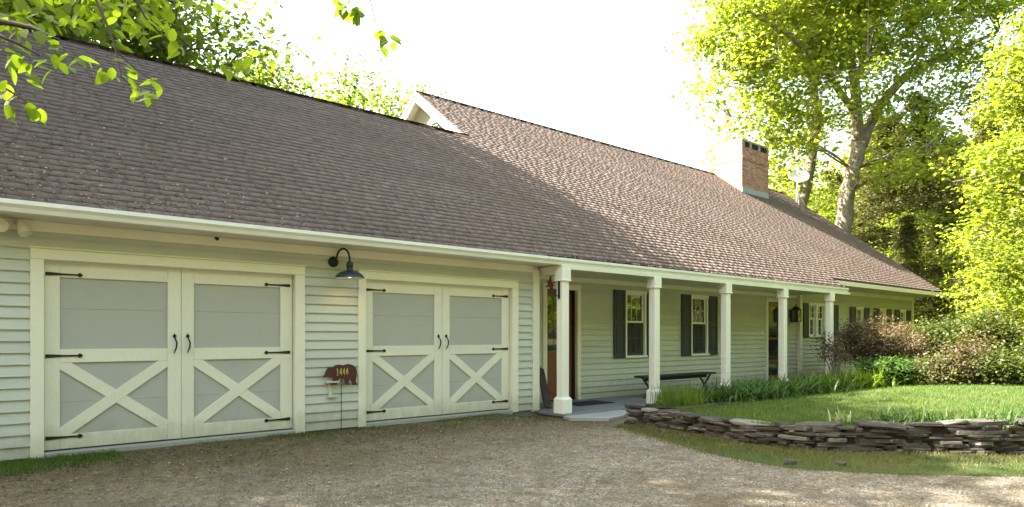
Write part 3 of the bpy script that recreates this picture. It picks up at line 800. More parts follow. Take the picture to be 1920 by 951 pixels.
# pale hose bracket on the siding
B = thing('hose_bracket', (4.16, D, .52), 'pale painted metal hose bracket behind the bear sign', 'bracket')
b = MB(); b.box(4.075, 4.27, D - .085, D + .02, .735, .765, .005); b.build('bracket_shelf', 'siding', B)
b = MB(); b.box(4.135, 4.185, D - .03, D + .02, .55, .735, .004); b.build('bracket_stem', 'siding', B)
b = MB(); b.box(4.12, 4.25, D - .06, D + .02, .525, .55, .004); b.build('bracket_foot', 'siding', B)

# twin floodlight and soffit sensor
Fl = thing('floodlight', (.50, D, 2.56), 'cream painted twin floodlight under the garage eave', 'floodlight')
b = MB(); b.box(.44, .58, D - .03, D + .02, 2.57, 2.64, .006); b.build('mount_box', 'trim', Fl)
def head(cx, cy, cz, dirv, r):
    b = MB(); b.lathe([(0, -.10), (.028, -.10), (.034, -.06), (r * .75, -.02), (r, .06), (r, .075), (r * .9, .075), (r * .82, .062), (0, .055)], (0, 0, 0), 20)
    q = Vector((0, 0, 1)).rotation_difference(Vector(dirv).normalized())
    b.v = [tuple(q @ Vector(p) + Vector((cx, cy, cz))) for p in b.v]; b.build('lamp_head', 'trim', Fl, smooth=True)
head(.44, 8.79, 2.575, (-.3, -1, -.35), .072); head(.615, 8.78, 2.555, (.35, -.45, -1), .066)
b = MB(); b.tube([(.47, D - .02, 2.61), (.45, 8.84, 2.61), (.445, 8.83, 2.59)], .012, 8); b.tube([(.55, D - .02, 2.61), (.60, 8.84, 2.63), (.61, 8.80, 2.62)], .012, 8); b.build('arm', 'trim', Fl, smooth=True)
Sn = thing('motion_sensor', (2.55, 8.75, 2.6), 'small dark motion sensor under the garage soffit', 'sensor')
b = MB(); b.tube([(2.545, 8.78, 2.66), (2.55, 8.74, 2.625), (2.555, 8.70, 2.615)], .010, 8); b.build('stem', 'trim', Sn)
b = MB(); b.tube([(2.552, 8.72, 2.62), (2.558, 8.675, 2.606)], [.018, .022], 12); b.build('eye', 'iron', Sn, smooth=True)

# porch things
bn = thing('bench', (13.1, 9.35, .034), 'long dark green plank bench with X-shaped trestle legs on the porch', 'bench')
b = MB(); b.box(11.55, 14.28, 9.16, 9.48, .485, .525, .006); b.build('seat', 'bench_paint', bn)
b = MB(); b.box(11.75, 14.1, 9.30, 9.335, .40, .484, .004); b.build('apron', 'bench_paint', bn)
for x in (11.85, 13.96):
    for s_ in (1, -1):
        b = MB(); yo = .02 * s_
        b.box(-.32, .32, yo + 9.27, yo + 9.30, -.035, .035, .004, Matrix.Translation((x, 0, .262)) @ Matrix.Rotation(s_ * math.radians(48), 4, 'Y'))
        b.v = [(p[0], p[1], max(.036, min(.484, p[2]))) for p in b.v]
        b.build('leg', 'bench_paint', bn)
ld = thing('leaning_plank', (8.8, 9.4, .034), 'dark brown plank leaning against the wall beside the porch entry door', 'plank')
p0 = onZ(1028, 765, .05); p1 = onY(1012.5, 690, 9.98)
dv = (p1 - p0); Lg = dv.length; zq = dv.normalized(); xq = Vector((1, .25, 0)).normalized(); yq = zq.cross(xq).normalized(); xq = yq.cross(zq)
Mx = Matrix(((xq.x, yq.x, zq.x, p0.x), (xq.y, yq.y, zq.y, p0.y), (xq.z, yq.z, zq.z, p0.z), (0, 0, 0, 1)))
b = MB(); b.box(-.09, .09, -.018, .018, 0, Lg, .004, Mx); b.build('board', 'plank_dark', ld)
b = MB(); b.box(-.075, .075, -.03, -.018, Lg * .12, Lg * .16, .002, Mx); b.box(-.075, .075, -.03, -.018, Lg * .84, Lg * .88, .002, Mx); b.build('cleat', 'plank_dark', ld)
b = MB(); b.box(9.40, 10.42, 9.05, 9.62, .036, .05, .004); b.box(9.43, 10.39, 9.08, 9.59, .05, .054, .002); dm = b.build('door_mat', 'mat_fibre')
tag(dm, 'black doormat on the grey porch boards before the entry door', 'doormat')
hl = thing('hanging_ornament', (8.3, 8.6, 2.1), 'rusty metal leaf-shaped ornament hung from the porch beam', 'ornament')
oc = onY(1033, 535, 8.95)
b = MB()
for i in range(9):
    a = i / 9 * 2 * math.pi; r0 = .13
    tip = Vector((math.cos(a) * r0 * (.75 + .4 * (i % 2)), math.sin(a) * .03, math.sin(a) * r0 * 1.25 * (.7 + .4 * ((i + 1) % 2))))
    sd_ = Vector((-math.sin(a), 0, math.cos(a))) * .035
    base = [oc + sd_, oc + tip, oc - sd_]
    b.add([tuple(p + Vector((0, -.004, 0))) for p in base] + [tuple(p + Vector((0, .004 + .01 * (i % 3), 0))) for p in base], [(0, 1, 2), (5, 4, 3), (0, 3, 4, 1), (1, 4, 5, 2), (2, 5, 3, 0)])
b.build('metal_leaves', 'rust', hl)
b = MB(); b.tube([(oc.x, oc.y, oc.z + .05), (oc.x + .01, oc.y, oc.z + .2), (oc.x, oc.y, 2.664)], .004, 6); b.build('wire', 'iron', hl)
bc = thing('plant_hook', (8.27, 8.37, 2.1), 'black curled iron hook on the porch post next to the garage', 'hook')
b = MB(); b.box(8.228, 8.2565, 8.43, 8.47, 2.06, 2.38, .003); b.build('plate', 'iron', bc)
b = MB(); pts = [(8.245, 8.45, 2.10)] + [(8.245 - .10 + .06 * math.cos(a) * 1.0, 8.45, 2.16 + .06 * math.sin(a)) for a in np.linspace(-.9, -3.9, 12)]
b.tube(pts, .007, 7); b.build('curl', 'iron', bc, smooth=True)

def lantern(cx, cz, Y):
    T = thing('wall_lantern', (cx, Y, cz - .3), 'black framed lantern on the wall right of the brown screen door', 'lantern')
    y = Y - .17; w_ = .10
    b = MB()
    for sx in (-1, 1):
        for sy in (-1, 1): b.box(cx + sx * w_ - .011, cx + sx * w_ + .011, y + sy * w_ - .011, y + sy * w_ + .011, cz - .2, cz + .13, .002)
    b.box(cx - w_ - .02, cx + w_ + .02, y - w_ - .02, y + w_ + .02, cz - .225, cz - .2, .004); b.build('frame', 'iron', T)
    b = MB(); q = w_ + .03
    b.add([(cx - q, y - q, cz + .13), (cx + q, y - q, cz + .13), (cx + q, y + q, cz + .13), (cx - q, y + q, cz + .13), (cx - .03, y - .03, cz + .25), (cx + .03, y - .03, cz + .25), (cx + .03, y + .03, cz + .25), (cx - .03, y + .03, cz + .25)], [(3, 2, 1, 0), (0, 1, 5, 4), (1, 2, 6, 5), (2, 3, 7, 6), (3, 0, 4, 7), (4, 5, 6, 7)])
    b.tube([(cx + .035 * math.cos(a), y, cz + .285 + .035 * math.sin(a)) for a in np.linspace(0, 2 * math.pi, 14)], .006, 6, False); b.build('roof_cap', 'iron', T)
    for sx, sy in ((0, -1), (-1, 0), (1, 0)):
        b = MB()
        if sx == 0: b.box(cx - w_ + .012, cx + w_ - .012, y + sy * w_ - .002, y + sy * w_ + .002, cz - .2, cz + .13)
        else: b.box(cx + sx * w_ - .002, cx + sx * w_ + .002, y - w_ + .012, y + w_ - .012, cz - .2, cz + .13)
        b.build('glass', 'pane', T)
    b = MB(); b.tube([(cx, Y, cz + .05), (cx, y + .1, cz + .05)], .014, 8); b.box(cx - .05, cx + .05, Y - .01, Y + .03, cz - .1, cz + .16, .004); b.build('wall_bracket', 'iron', T)
lantern(19.62, 2.05, YM)
db = MB(); db.box(17.93, 17.99, YM - .015, YM + .02, 1.44, 1.58, .004); db.box(17.95, 17.97, YM - .022, YM - .014, 1.49, 1.51, .003)
tag(db.build('doorbell', 'window_white'), 'small white doorbell plate on the siding left of the screen door', 'doorbell')

# satellite dish on the roof by the far rake
dx, dy = 29.2, 14.62; dz = RZ(dy)
T = thing('satellite_dish', (dx, dy, dz), 'white satellite dish on a short mast near the roof ridge', 'satellite dish')
b = MB(); b.tube([(dx, dy, dz - .05), (dx, dy, dz + .55), (dx + .02, dy - .02, dz + .95)], .035, 10); b.tube([(dx - .3, dy - .25, RZ(dy - .25)), (dx, dy, dz + .6)], .018, 8); b.tube([(dx + .3, dy - .25, RZ(dy - .25)), (dx, dy, dz + .6)], .018, 8); b.build('mast', 'gutter_white', T, smooth=True)
prof = [(0, 0)] + [(.47 * t, .13 * t * t) for t in np.linspace(.1, 1, 9)] + [(.48, .125), (.46, .108)] + [(.44 * t, .12 * t * t - .014) for t in np.linspace(.95, .05, 9)] + [(0, -.014)]
b = MB(); b.lathe([(r_ * 1.08, z_) for r_, z_ in prof], (0, 0, 0), 30)
q = Vector((0, 0, 1)).rotation_difference(Vector((-.55, -.62, .62)).normalized()); cd = Vector((dx, dy - .05, dz + 1.12))
b.v = [tuple(q @ Vector((p[0], p[1] * .84, p[2])) + cd) for p in b.v]; b.build('reflector', 'dish_white', T, smooth=True)
e = q @ Vector((0, .03, .52)) + cd; lo = q @ Vector((0, -.40, .1)) + cd
b = MB(); b.tube([lo, e], .014, 8); b.tube([e, e + q @ Vector((0, .02, -.12))], [.03, .045], 10); b.build('feed_arm', 'flashing', T, smooth=True)

# ------------------------------------------------------------------ dry stone wall
def stone_mesh(seed):
    r = random.Random(seed); n = r.choice((6, 7, 8))
    ring = []
    for i in range(n):
        a = 2 * math.pi * (i + r.uniform(-.22, .22)) / n
        sq = 1 / max(abs(math.cos(a)), abs(math.sin(a))); k = .5 * (.62 * sq + .38) * r.uniform(.86, 1.06)
        ring.append((math.cos(a) * k, math.sin(a) * k))
    V, Fc = [], []
    for j, (z, s_) in enumerate(((0.0, .95), (.22, 1.0), (.80, .99), (1.0, .95))):
        for (x, y) in ring: V.append((x * s_ * r.uniform(.95, 1.04), y * s_ * r.uniform(.95, 1.04), z + r.uniform(-.07, .07)))
    for j in range(3):
        for i in range(n):
            i2 = (i + 1) % n; Fc.append((j * n + i, j * n + i2, (j + 1) * n + i2, (j + 1) * n + i))
    Fc += [tuple(range(n - 1, -1, -1)), tuple(range(3 * n, 4 * n))]
    me = bpy.data.meshes.new('stone'); me.from_pydata(V, [], Fc); me.validate(); me.materials.append(MAT['stone'])
    return me
SM = [stone_mesh(100 + i) for i in range(22)]
SW = thing('stone_wall', (8.2, 4.3, 0), 'low dry-stacked wall of dark flat fieldstones between driveway and lawn', 'stone wall')
path = [Vector((wall_x(y), y)) for y in np.linspace(7.0, .55, 260)]
cum = [0.0]
for a, b_ in zip(path[:-1], path[1:]): cum.append(cum[-1] + (b_ - a).length)
LEN = cum[-1]
def along(s_):
    s_ = min(max(s_, 0), LEN - .001); i = max(k for k in range(len(cum)) if cum[k] <= s_); i = min(i, len(path) - 2)
    t_ = (path[i + 1] - path[i]).normalized(); return path[i] + t_ * (s_ - cum[i]), t_
def wall_h(s_): return float(np.interp(s_, [0, .4, 1.2, 2.4, 3.2, 4.0, 5.2, 6.2, 9], [.20, .27, .29, .30, .33, .345, .40, .42, .44]))
def add_stone(s_, L_, dep, th, z, off, tilt=.03, yawj=.07, nm='stone'):
    p, t_ = along(s_); nrm = Vector((-t_.y, t_.x))          # away from the driveway
    if nrm.x < 0: nrm = -nrm
    c_ = p + nrm * (off + dep / 2)
    o = put(nm, rnd.choice(SM), (c_.x, c_.y, z), SW)
    o.rotation_euler = (rnd.gauss(0, tilt), rnd.gauss(0, tilt), math.atan2(t_.y, t_.x) + rnd.gauss(0, yawj) + rnd.choice((0, math.pi)))
    o.scale = (L_ * 1.03, dep, th)
z = 0.0; k = 0
while z < .47:
    th = rnd.uniform(.022, .052)
    s_ = rnd.uniform(-.1, .1)
    while s_ < LEN:
        L_ = rnd.uniform(.15, .55) if rnd.random() < .78 else rnd.uniform(.55, .95)
        h = wall_h(s_ + L_ / 2)
        if z + th * .6 < h - .03:
            add_stone(s_ + L_ / 2, L_, rnd.uniform(.24, .36), th * rnd.uniform(1.0, 1.22), z - .012, .02 + z * .16 + rnd.uniform(-.025, .03), .018)
        s_ += L_ * .97
    z += th * .92; k += 1
ca, cb_, cf = [], [], []
for i in range(60):                                         # packed rubble core behind the facing
    q_ = LEN * i / 59; p_, t_ = along(q_); n_ = Vector((-t_.y, t_.x)); n_ = n_ if n_.x > 0 else -n_; h_ = wall_h(q_) - .045
    for o_, zz in ((.10, -.05), (.13, h_), (.40, h_), (.42, -.05)): ca.append((p_.x + n_.x * o_ + rnd.uniform(-.015, .015), p_.y + n_.y * o_, zz + rnd.uniform(-.008, .008)))
    if i: cf += [(4 * i - 4 + j, 4 * i - 3 + j, 4 * i + 1 + j, 4 * i + j) for j in range(3)]
MB().add(ca, cf).build('rubble_core', 'dark_brown', SW)
s_ = -.05
while s_ < LEN:                                             # larger cap slabs
    L_ = rnd.uniform(.25, .7)
    add_stone(s_ + L_ / 2, L_, rnd.uniform(.26, .42), rnd.uniform(.03, .055), wall_h(s_ + L_ / 2) - .045 + rnd.uniform(-.015, .02), .06 + rnd.uniform(-.06, .08), .055, .16)
    s_ += L_ * rnd.uniform(.85, 1.0)
for px, py, L_, dp in ((1262, 812, .5, .2), (1330, 822, .18, .14), (1352, 826, .14, .1), (1285, 820, .12, .1), (1222, 776, .4, .3), (1480, 868, .14, .1), (1575, 872, .12, .1)):
    p = onZ(px, py, .02)
    o = put('fallen_stone', rnd.choice(SM), (p.x, p.y, .0), None); o.scale = (L_, dp, .05); o.rotation_euler = (0, .03, rnd.uniform(-1.2, -.7))
    if py == 776: o.location = (8.5, 6.95, .24); o.scale = (.38, .28, .05)
    tag(o, 'loose flat grey stone lying at the foot of the stone wall' if py != 776 else 'loose flat stone lying on the porch end of the stone wall', 'stone', 'loose stones by the wall' if py != 776 else None)

# ------------------------------------------------------------------ plants
def leaf_cloud(C, n, sxy, sz, size, rng, wid=.36, pitch=-.25, pj=.4, mask=None):
    P = np.repeat(C, n, 0)
    N = len(P)
    off = rng.normal(size=(N, 3)) * np.array([sxy, sxy, sz]) * np.repeat(rng.uniform(.65, 1.25, (len(C), 1)), n, 0)
    P = P + off
    az = rng.uniform(0, 2 * np.pi, N); pt = rng.normal(pitch, pj, N); ro = rng.normal(0, .6, N)
    s = size * rng.uniform(.6, 1.25, N)
    d = np.stack([np.cos(az) * np.cos(pt), np.sin(az) * np.cos(pt), np.sin(pt)], 1)
    h = np.stack([-np.sin(az), np.cos(az), np.zeros(N)], 1)
    u = np.cross(d, h) * -1
    w = h * np.cos(ro)[:, None] + u * np.sin(ro)[:, None]
    f = np.cross(d, w)
    L = d * s[:, None]; W = w * (s * wid)[:, None]; Fd = f * (s * .10)[:, None]
    V = np.stack([P, P + L * .45 + W + Fd, P + L, P + L * .45 - W + Fd], 1).reshape(-1, 3)
    Q = np.arange(4 * N).reshape(-1, 4)
    return V, Q
def sample_lobes(lobes, M, rng, shell=.55):
    w = np.array([l[6] if len(l) > 6 else l[3] * l[4] * l[5] for l in lobes]); w = w / w.sum()
    k = rng.choice(len(lobes), M, p=w)
    d = rng.normal(size=(M, 3)); d /= np.linalg.norm(d, axis=1)[:, None]
    r = rng.uniform(shell ** 3, 1, M) ** (1 / 3)
    L = np.array([l[:6] for l in lobes])
    return L[k, :3] + d * r[:, None] * L[k, 3:6]
def sub_poly(pts, n=5):
    out = []
    for a, b_ in zip(pts[:-1], pts[1:]):
        for i in range(n): out.append(Vector(a).lerp(Vector(b_), i / n))
    out.append(Vector(pts[-1])); return out
def curve_to(a, b_, sag, n=5):
    a, b_ = Vector(a), Vector(b_); mid = a.lerp(b_, .5) + Vector((0, 0, sag))
    return [a * (1 - t) ** 2 + mid * 2 * t * (1 - t) + b_ * t * t for t in np.linspace(0, 1, n)]
def make_tree(name, label, cat, trunks, lobes, M, nleaf, size, mat, seed, sxy=.5, sz=.22, group=None, shell=.55, wid=.36, loc=(0, 0, 0), limb_r=.09, twig_r=.022, auto=True, pitch=-.25, trunk_n=10):
    """trunks: list of (points, radii) in local coordinates; lobes: ellipsoids that shape the crown"""
    rng = np.random.default_rng(seed)
    T = thing(name, loc, label, cat, group)
    wood = MB(); nodes = []
    for pts, rad in trunks:
        sp = sub_poly(pts, 4); rr = np.interp(np.linspace(0, len(pts) - 1, len(sp)), range(len(pts)), rad)
        for i in range(1, len(sp) - 1): sp[i] = sp[i] + Vector(rng.normal(size=3) * rr[i] * .12)
        wood.tube(sp, list(rr), trunk_n)
        nodes += [(p, r) for p, r in list(zip(sp, rr))[len(sp) // 4:]]
    if auto:
        for l in lobes:
            c_ = Vector(l[:3])
            best = min(nodes, key=lambda q: (q[0] - c_).length + (3.0 if q[0].z > c_.z - .12 * l[5] else 0))
            for j in range(3):
                tgt = c_ + Vector((rng.normal() * l[3] * .45, rng.normal() * l[4] * .45, rng.uniform(-.2, .6) * l[5]))
                pts = curve_to(best[0], tgt, (tgt - best[0]).length * rng.uniform(.02, .2), 7)
                for i in range(1, 6): pts[i] = pts[i] + Vector(rng.normal(size=3) * .06 * (tgt - best[0]).length * .3)
                r0 = min(limb_r, best[1] * .6); rr = np.linspace(r0, r0 * .25, 7)
                wood.tube(pts, list(rr), 6); nodes += list(zip(pts[2:], rr[2:]))
    C = sample_lobes(lobes, M, rng, shell)
    NP = np.array([tuple(q[0]) for q in nodes])
    for c_ in C:
        dd = np.linalg.norm(NP - c_, axis=1) + np.where(NP[:, 2] > c_[2] + .3, 1.5, 0)
        a = nodes[int(dd.argmin())][0]
        if (Vector(c_) - a).length < .1: continue
        pts = curve_to(a, c_, (Vector(c_) - a).length * rng.uniform(-.05, .18), 4)
        wood.tube(pts, [twig_r, twig_r * .8, twig_r * .6, twig_r * .35], 4, False)
    me = bpy.data.meshes.new('trunk'); me.from_pydata([tuple(p) for p in wood.v], [], wood.f); me.validate()
    me.polygons.foreach_set('use_smooth', [True] * len(me.polygons)); me.materials.append(MAT['bark'])
    put('trunk', me, loc, T)
    V, Q = leaf_cloud(C, nleaf, sxy, sz, size, rng, wid, pitch)
    put('crown', np_mesh('crown', V, Q, mat), loc, T)
    return T
def gpos(px, d, z=0.0):
    p = atD(px, HY, d); return Vector((p.x, p.y, z))
def rel(base, px, py, d):                                  # limb point seen at a pixel, at the tree's own distance
    return tuple(atD(px, py, d) - base)

# big maple at the far end of the house
Z1 = 30.3; B1 = gpos(1572, Z1)
tr1 = [([(0, 0, 0), rel(B1, 1580, 430, Z1), rel(B1, 1596, 335, Z1), rel(B1, 1610, 268, Z1)], [.44, .355, .325, .31]),
       ([rel(B1, 1608, 275, Z1), rel(B1, 1606, 190, Z1), rel(B1, 1590, 70, Z1 - .5), rel(B1, 1578, -80, Z1 - .6), rel(B1, 1585, -220, Z1)], [.27, .22, .17, .11, .05]),
       ([rel(B1, 1614, 275, Z1), rel(B1, 1645, 205, Z1 + .5), rel(B1, 1700, 140, Z1 + .8), rel(B1, 1780, 100, Z1 + 1), rel(B1, 1870, 60, Z1 + .5)], [.26, .22, .18, .13, .06]),
       ([rel(B1, 1602, 210, Z1), rel(B1, 1540, 120, Z1 - 1.5), rel(B1, 1470, 60, Z1 - 2.5), rel(B1, 1400, 20, Z1 - 3)], [.16, .12, .08, .04])]
def lb(px, py, d, r, rz=None, w=None, base=B1):
    c_ = atD(px, py, d) - base; return (c_.x, c_.y, c_.z, r, r, rz or r * .8) + ((w,) if w else ())
lob1 = [lb(1400, 40, 28.5, 2.3, 2.0), lb(1385, 170, 28.5, 1.75, 1.6), lb(1440, 250, 29, 1.7, 1.3), lb(1480, 110, 29, 2.2, 1.9), lb(1560, 40, 29, 2.6, 2.2), lb(1540, 180, 28.5, 1.9, 1.4), lb(1660, 60, 30, 2.5, 2.0), lb(1700, 200, 29.5, 2.1, 1.3), lb(1750, 290, 29, 1.9, 1.1), lb(1780, 60, 31, 2.4, 1.8), lb(1640, 300, 31.5, 1.5, 1.0), lb(1570, -120, 29, 4.0, 3.2), lb(1420, -100, 28.5, 2.8, 2.4), lb(1740, -90, 30.5, 3.2, 2.6), lb(1850, 160, 30, 1.9, 1.5), lb(1860, -20, 31, 2.4, 2.0), lb(1400, 300, 28.5, 1.3, 1.0), lb(1355, 90, 28.3, 1.2, 1.3), lb(1500, 250, 28.5, 1.3, 1.0), lb(1600, 130, 27.5, 1.5, 1.2), lb(1680, 330, 28, 1.5, .9)]
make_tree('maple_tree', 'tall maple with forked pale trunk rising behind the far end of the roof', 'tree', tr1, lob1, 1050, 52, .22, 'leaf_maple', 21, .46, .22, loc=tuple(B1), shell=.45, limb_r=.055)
Z2 = 34.0; B2 = gpos(1494, Z2)
tr2 = [([(0, 0, 0), rel(B2, 1502, 390, Z2), rel(B2, 1522, 300, Z2), rel(B2, 1530, 220, Z2), rel(B2, 1520, 110, Z2), rel(B2, 1530, -40, Z2)], [.36, .28, .25, .23, .17, .07])]
lob2 = [lb(1470, 60, Z2, 2.4, 2.0, base=B2), lb(1560, 0, Z2, 2.6, 2.2, base=B2), lb(1430, 210, Z2, 1.6, 1.3, base=B2), lb(1500, -120, Z2, 3.0, 2.6, base=B2), lb(1560, 230, Z2 + 1, 1.7, 1.2, base=B2), lb(1440, 330, Z2, 1.5, 1.1, base=B2), lb(1505, 330, Z2 + 2, 1.6, 1.2, base=B2), lb(1465, 400, Z2 + 2, 1.4, 1.0, base=B2), lb(1545, 400, Z2 + 3, 1.6, 1.1, base=B2)]
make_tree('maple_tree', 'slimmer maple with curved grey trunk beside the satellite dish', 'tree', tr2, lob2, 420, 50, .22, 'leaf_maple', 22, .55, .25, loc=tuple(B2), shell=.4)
# sunlit yellow-green tree at the lawn's far right
Z3 = 19.0; B3 = gpos(1985, Z3, .2)
tr3 = [([(0, 0, -.2), (0.1, .1, 2.5), (.0, .3, 5.0), (-.2, .2, 8.5)], [.20, .17, .13, .05])]
lob3 = [lb(1905, 190, Z3, 1.0, .8, base=B3), lb(1945, 90, Z3, 1.3, 1.0, base=B3), lb(1890, 300, 18.4, 1.15, .75, base=B3), lb(1840, 345, 18, .75, .5, base=B3), lb(1900, 420, 17.8, 1.2, .7, base=B3), lb(1840, 440, 17.6, .75, .45, base=B3), lb(1905, 520, 18, 1.1, .6, base=B3), lb(2010, 330, Z3, 1.7, 1.3, base=B3), lb(2010, 180, Z3, 1.7, 1.3, base=B3), lb(2000, 500, 18.5, 1.5, 1.0, base=B3)]
make_tree('maple_tree', 'bright yellow-green young maple overhanging the right side of the lawn', 'tree', tr3, lob3, 330, 60, .145, 'leaf_bright', 23, .34, .13, loc=tuple(B3), shell=.35, limb_r=.06, twig_r=.012)
Z4 = 31.0; B4 = gpos(1800, Z4, .3)
tr4 = [([(0, 0, -.2), (.1, .05, 2.2), (-.1, .1, 4.6)], [.14, .12, .05])]
lob4 = [lb(1745, 425, Z4, 1.2, .6, base=B4), lb(1715, 475, Z4, 1.1, .5, base=B4), lb(1790, 480, 30, 1.3, .6, base=B4), lb(1750, 540, 30, 1.2, .55, base=B4), lb(1840, 540, 30, 1.2, .55, base=B4), lb(1820, 420, 31, 1.2, .6, base=B4), lb(1700, 415, 32, 1.0, .45, base=B4), lb(1770, 610, 30.5, 1.1, .5, base=B4)]
make_tree('understory_tree', 'small layered yellow-green tree behind the brown shrub and house corner', 'tree', tr4, lob4, 110, 55, .13, 'leaf_bright', 24, .38, .09, loc=tuple(B4), shell=.3, limb_r=.05, twig_r=.012)

# hemlocks
def hemlock(seed, loc, label, group, H=14.0, R=3.0, M=1):
    rng = np.random.default_rng(seed); T = thing('hemlock_tree', loc, label, 'conifer', group)
    w = MB(); w.tube([(0, 0, -.2), (.05, 0, H * .5), (0, .03, H)], [.22, .14, .02], 8)
    C = []
    z = 1.2
    while z < H - .3:
        r = R * (1 - (z / H)) ** .8 * rng.uniform(.75, 1.1) + .25
        for j in range(5):
            a = rng.uniform(0, 6.28); e = Vector((math.cos(a) * r, math.sin(a) * r, -.22 * r + rng.uniform(-.2, .2)))
            pts = [Vector((0, 0, z)), Vector((0, 0, z)) + e * .5 + Vector((0, 0, .12 * r)), Vector((0, 0, z)) + e]
            w.tube(pts, [.035, .02, .006], 4, False)
            for t_ in np.linspace(.25, 1, 6):
                q = Vector((0, 0, z)) + e * t_ + Vector((0, 0, .48 * r * t_ * (1 - t_)))
                C.append((q.x, q.y, q.z))
        z += rng.uniform(.32, .5)
    me = bpy.data.meshes.new('trunk'); me.from_pydata([tuple(p) for p in w.v], [], w.f); me.materials.append(MAT['bark']); put('trunk', me, loc, T)
    V, Q = leaf_cloud(np.array(C), 26, .24, .09, .20, rng, .20, -.2, .3)
    put('crown', np_mesh('crown', V, Q, 'leaf_hemlock'), loc, T)
    return T
HL = 'dark hemlock standing in the woods behind the far end of the house'
h0 = hemlock(31, gpos(1665, 37), HL, 'hemlocks in the woods')
for px, d, s_ in ((1725, 35, 1.0), (1690, 43, 1.1), (1785, 39, .95), (1630, 45, 1.1), (1845, 41, 1.05), (1900, 37, .9), (1770, 31, .55), (1560, 48, 1.0), (1700, 30.5, .5), (1860, 30, .5)):
    copy_tree(h0, gpos(px, d), rnd.uniform(0, 6), s_ * rnd.uniform(.95, 1.05))

# woods: generic broadleaf trees, copied
def broadleaf(seed, H, R, base, M, nl, size, mat, label, loc, group, airy=False):
    rng = np.random.default_rng(seed); lobes = []
    nlob = 11
    for i in range(nlob):
        t_ = i / (nlob - 1); z = base + (H - base) * (.12 + .8 * t_); prof = math.sin(math.pi * (.18 + .74 * t_)) ** .8
        a = i * 2.4 + rng.uniform(-.4, .4); rr = R * prof * .58
        lobes.append((math.cos(a) * rr, math.sin(a) * rr, z, R * .5 * (.6 + .5 * prof), R * .5 * (.6 + .5 * prof), R * (.30 if airy else .36)))
    tr = [([(0, 0, -.2), (rng.normal() * .2, rng.normal() * .2, H * .35), (rng.normal() * .3, rng.normal() * .3, H * .65), (0, 0, H * .9)], [H * .018, H * .014, H * .009, .03])]
    return make_tree('broadleaf_tree', label, 'tree', tr, lobes, M, nl, size, mat, seed, R * .13, R * .055, group, .35, loc=loc)
LT = 'tall leafy tree standing off beyond the left end of the garage'
tall = broadleaf(41, 18.0, 4.8, 4.5, 380, 62, .29, 'leaf_maple', LT, (-10.0, 25.5, 0), 'tall trees beyond the garage end')
for x, y, s_ in ((-5.2, 20.5, .98), (-1.6, 19.6, .95), (-3.4, 15.8, .85), (-.9, 24.5, .98), (-16.5, 13.0, 1.0), (-20.0, 22.0, 1.1)):
    copy_tree(tall, (x, y, 0), rnd.uniform(0, 6), s_)
airy = broadleaf(43, 12.0, 3.9, 4.0, 160, 44, .20, 'leaf_mid', 'airy light green tree showing above the garage ridge', gpos(430, 25), 'light green trees behind the garage', True)
for px, d, s_ in ((560, 27, .95), (655, 29, 1.06), (745, 33, 1.12), (330, 22.5, 1.15), (230, 21.5, 1.2), (110, 21, 1.25), (820, 40, 1.02), (20, 22, 1.3), (480, 32, 1.2)):
    copy_tree(airy, gpos(px, d), rnd.uniform(0, 6), s_)
for x, y, s_ in ((-9.0, 15.5, 1.45), (-13.5, 19.5, 1.5), (-12.5, 9.5, 1.1), (-7.5, 12.0, 1.1)):
    copy_tree(airy, (x, y, 0), rnd.uniform(0, 6), s_, 'airy light green tree beyond the left end of the garage', 'airy trees beyond the garage end')
for px, d, s_ in ((1460, 46, .95), (1515, 49, 1.0), (1570, 47, .95), (1625, 52, 1.0)):
    copy_tree(airy, gpos(px, d), rnd.uniform(0, 6), s_, 'pale leafy tree in the woods behind the satellite dish', 'pale trees behind the dish')
WB = 'broadleaf tree in the dense woods beyond the lawn'
for px, d, s_ in ((1480, 52, .75), (1590, 56, .85), (1680, 54, .8), (1760, 50, .8), (1830, 48, .85), (1900, 46, .9), (1960, 40, .8), (2040, 34, .8), (1420, 58, .7), (2050, 26, .6)):
    copy_tree(tall, gpos(px, d), rnd.uniform(0, 6), s_, WB, 'woods beyond the lawn')
WR = 'tall tree across the driveway facing the house front'
for x, y, s_ in ((-16, -17, 1.0), (-7, -20, 1.05), (2, -22, .95), (11, -21, 1.1), (20, -19, 1.0), (28, -15, 1.0), (36, -8, .95), (-24, -8, 1.0), (44, 0, .95), (46, 8, .9)):
    copy_tree(tall, (x, y, 0), rnd.uniform(0, 6), s_, WR, 'trees across the driveway')
for x, y, s_ in ((22, -12, .5), (27, -10, .45), (31, -13, .55), (34, -7, .45), (38, -12, .6), (40, -4, .5), (17, -14, .5), (44, -6, .55), (33, -17, .6), (48, -1, .55), (26, -19, .7), (14, -17, .6), (38, -18, .7), (50, 4, .6)):
    copy_tree(tall, (x, y, -.8), rnd.uniform(0, 6), s_, WR, 'trees across the driveway')
LU = 'low leafy sapling at the edge of the woods beyond the lawn'
sap = broadleaf(47, 5.0, 1.9, .6, 110, 44, .13, 'leaf_maple', LU, gpos(1880, 23, .3), 'saplings at the wood edge')
for px, d, s_ in ((1835, 27, 1.1), (1790, 33, 1.2), (1930, 21, .9), (1740, 36, 1.1), (1690, 40, 1.2), (1900, 30, 1.2), (1980, 24, 1.1), (1655, 46, 1.2)):
    copy_tree(sap, gpos(px, d, .2), rnd.uniform(0, 6), s_)

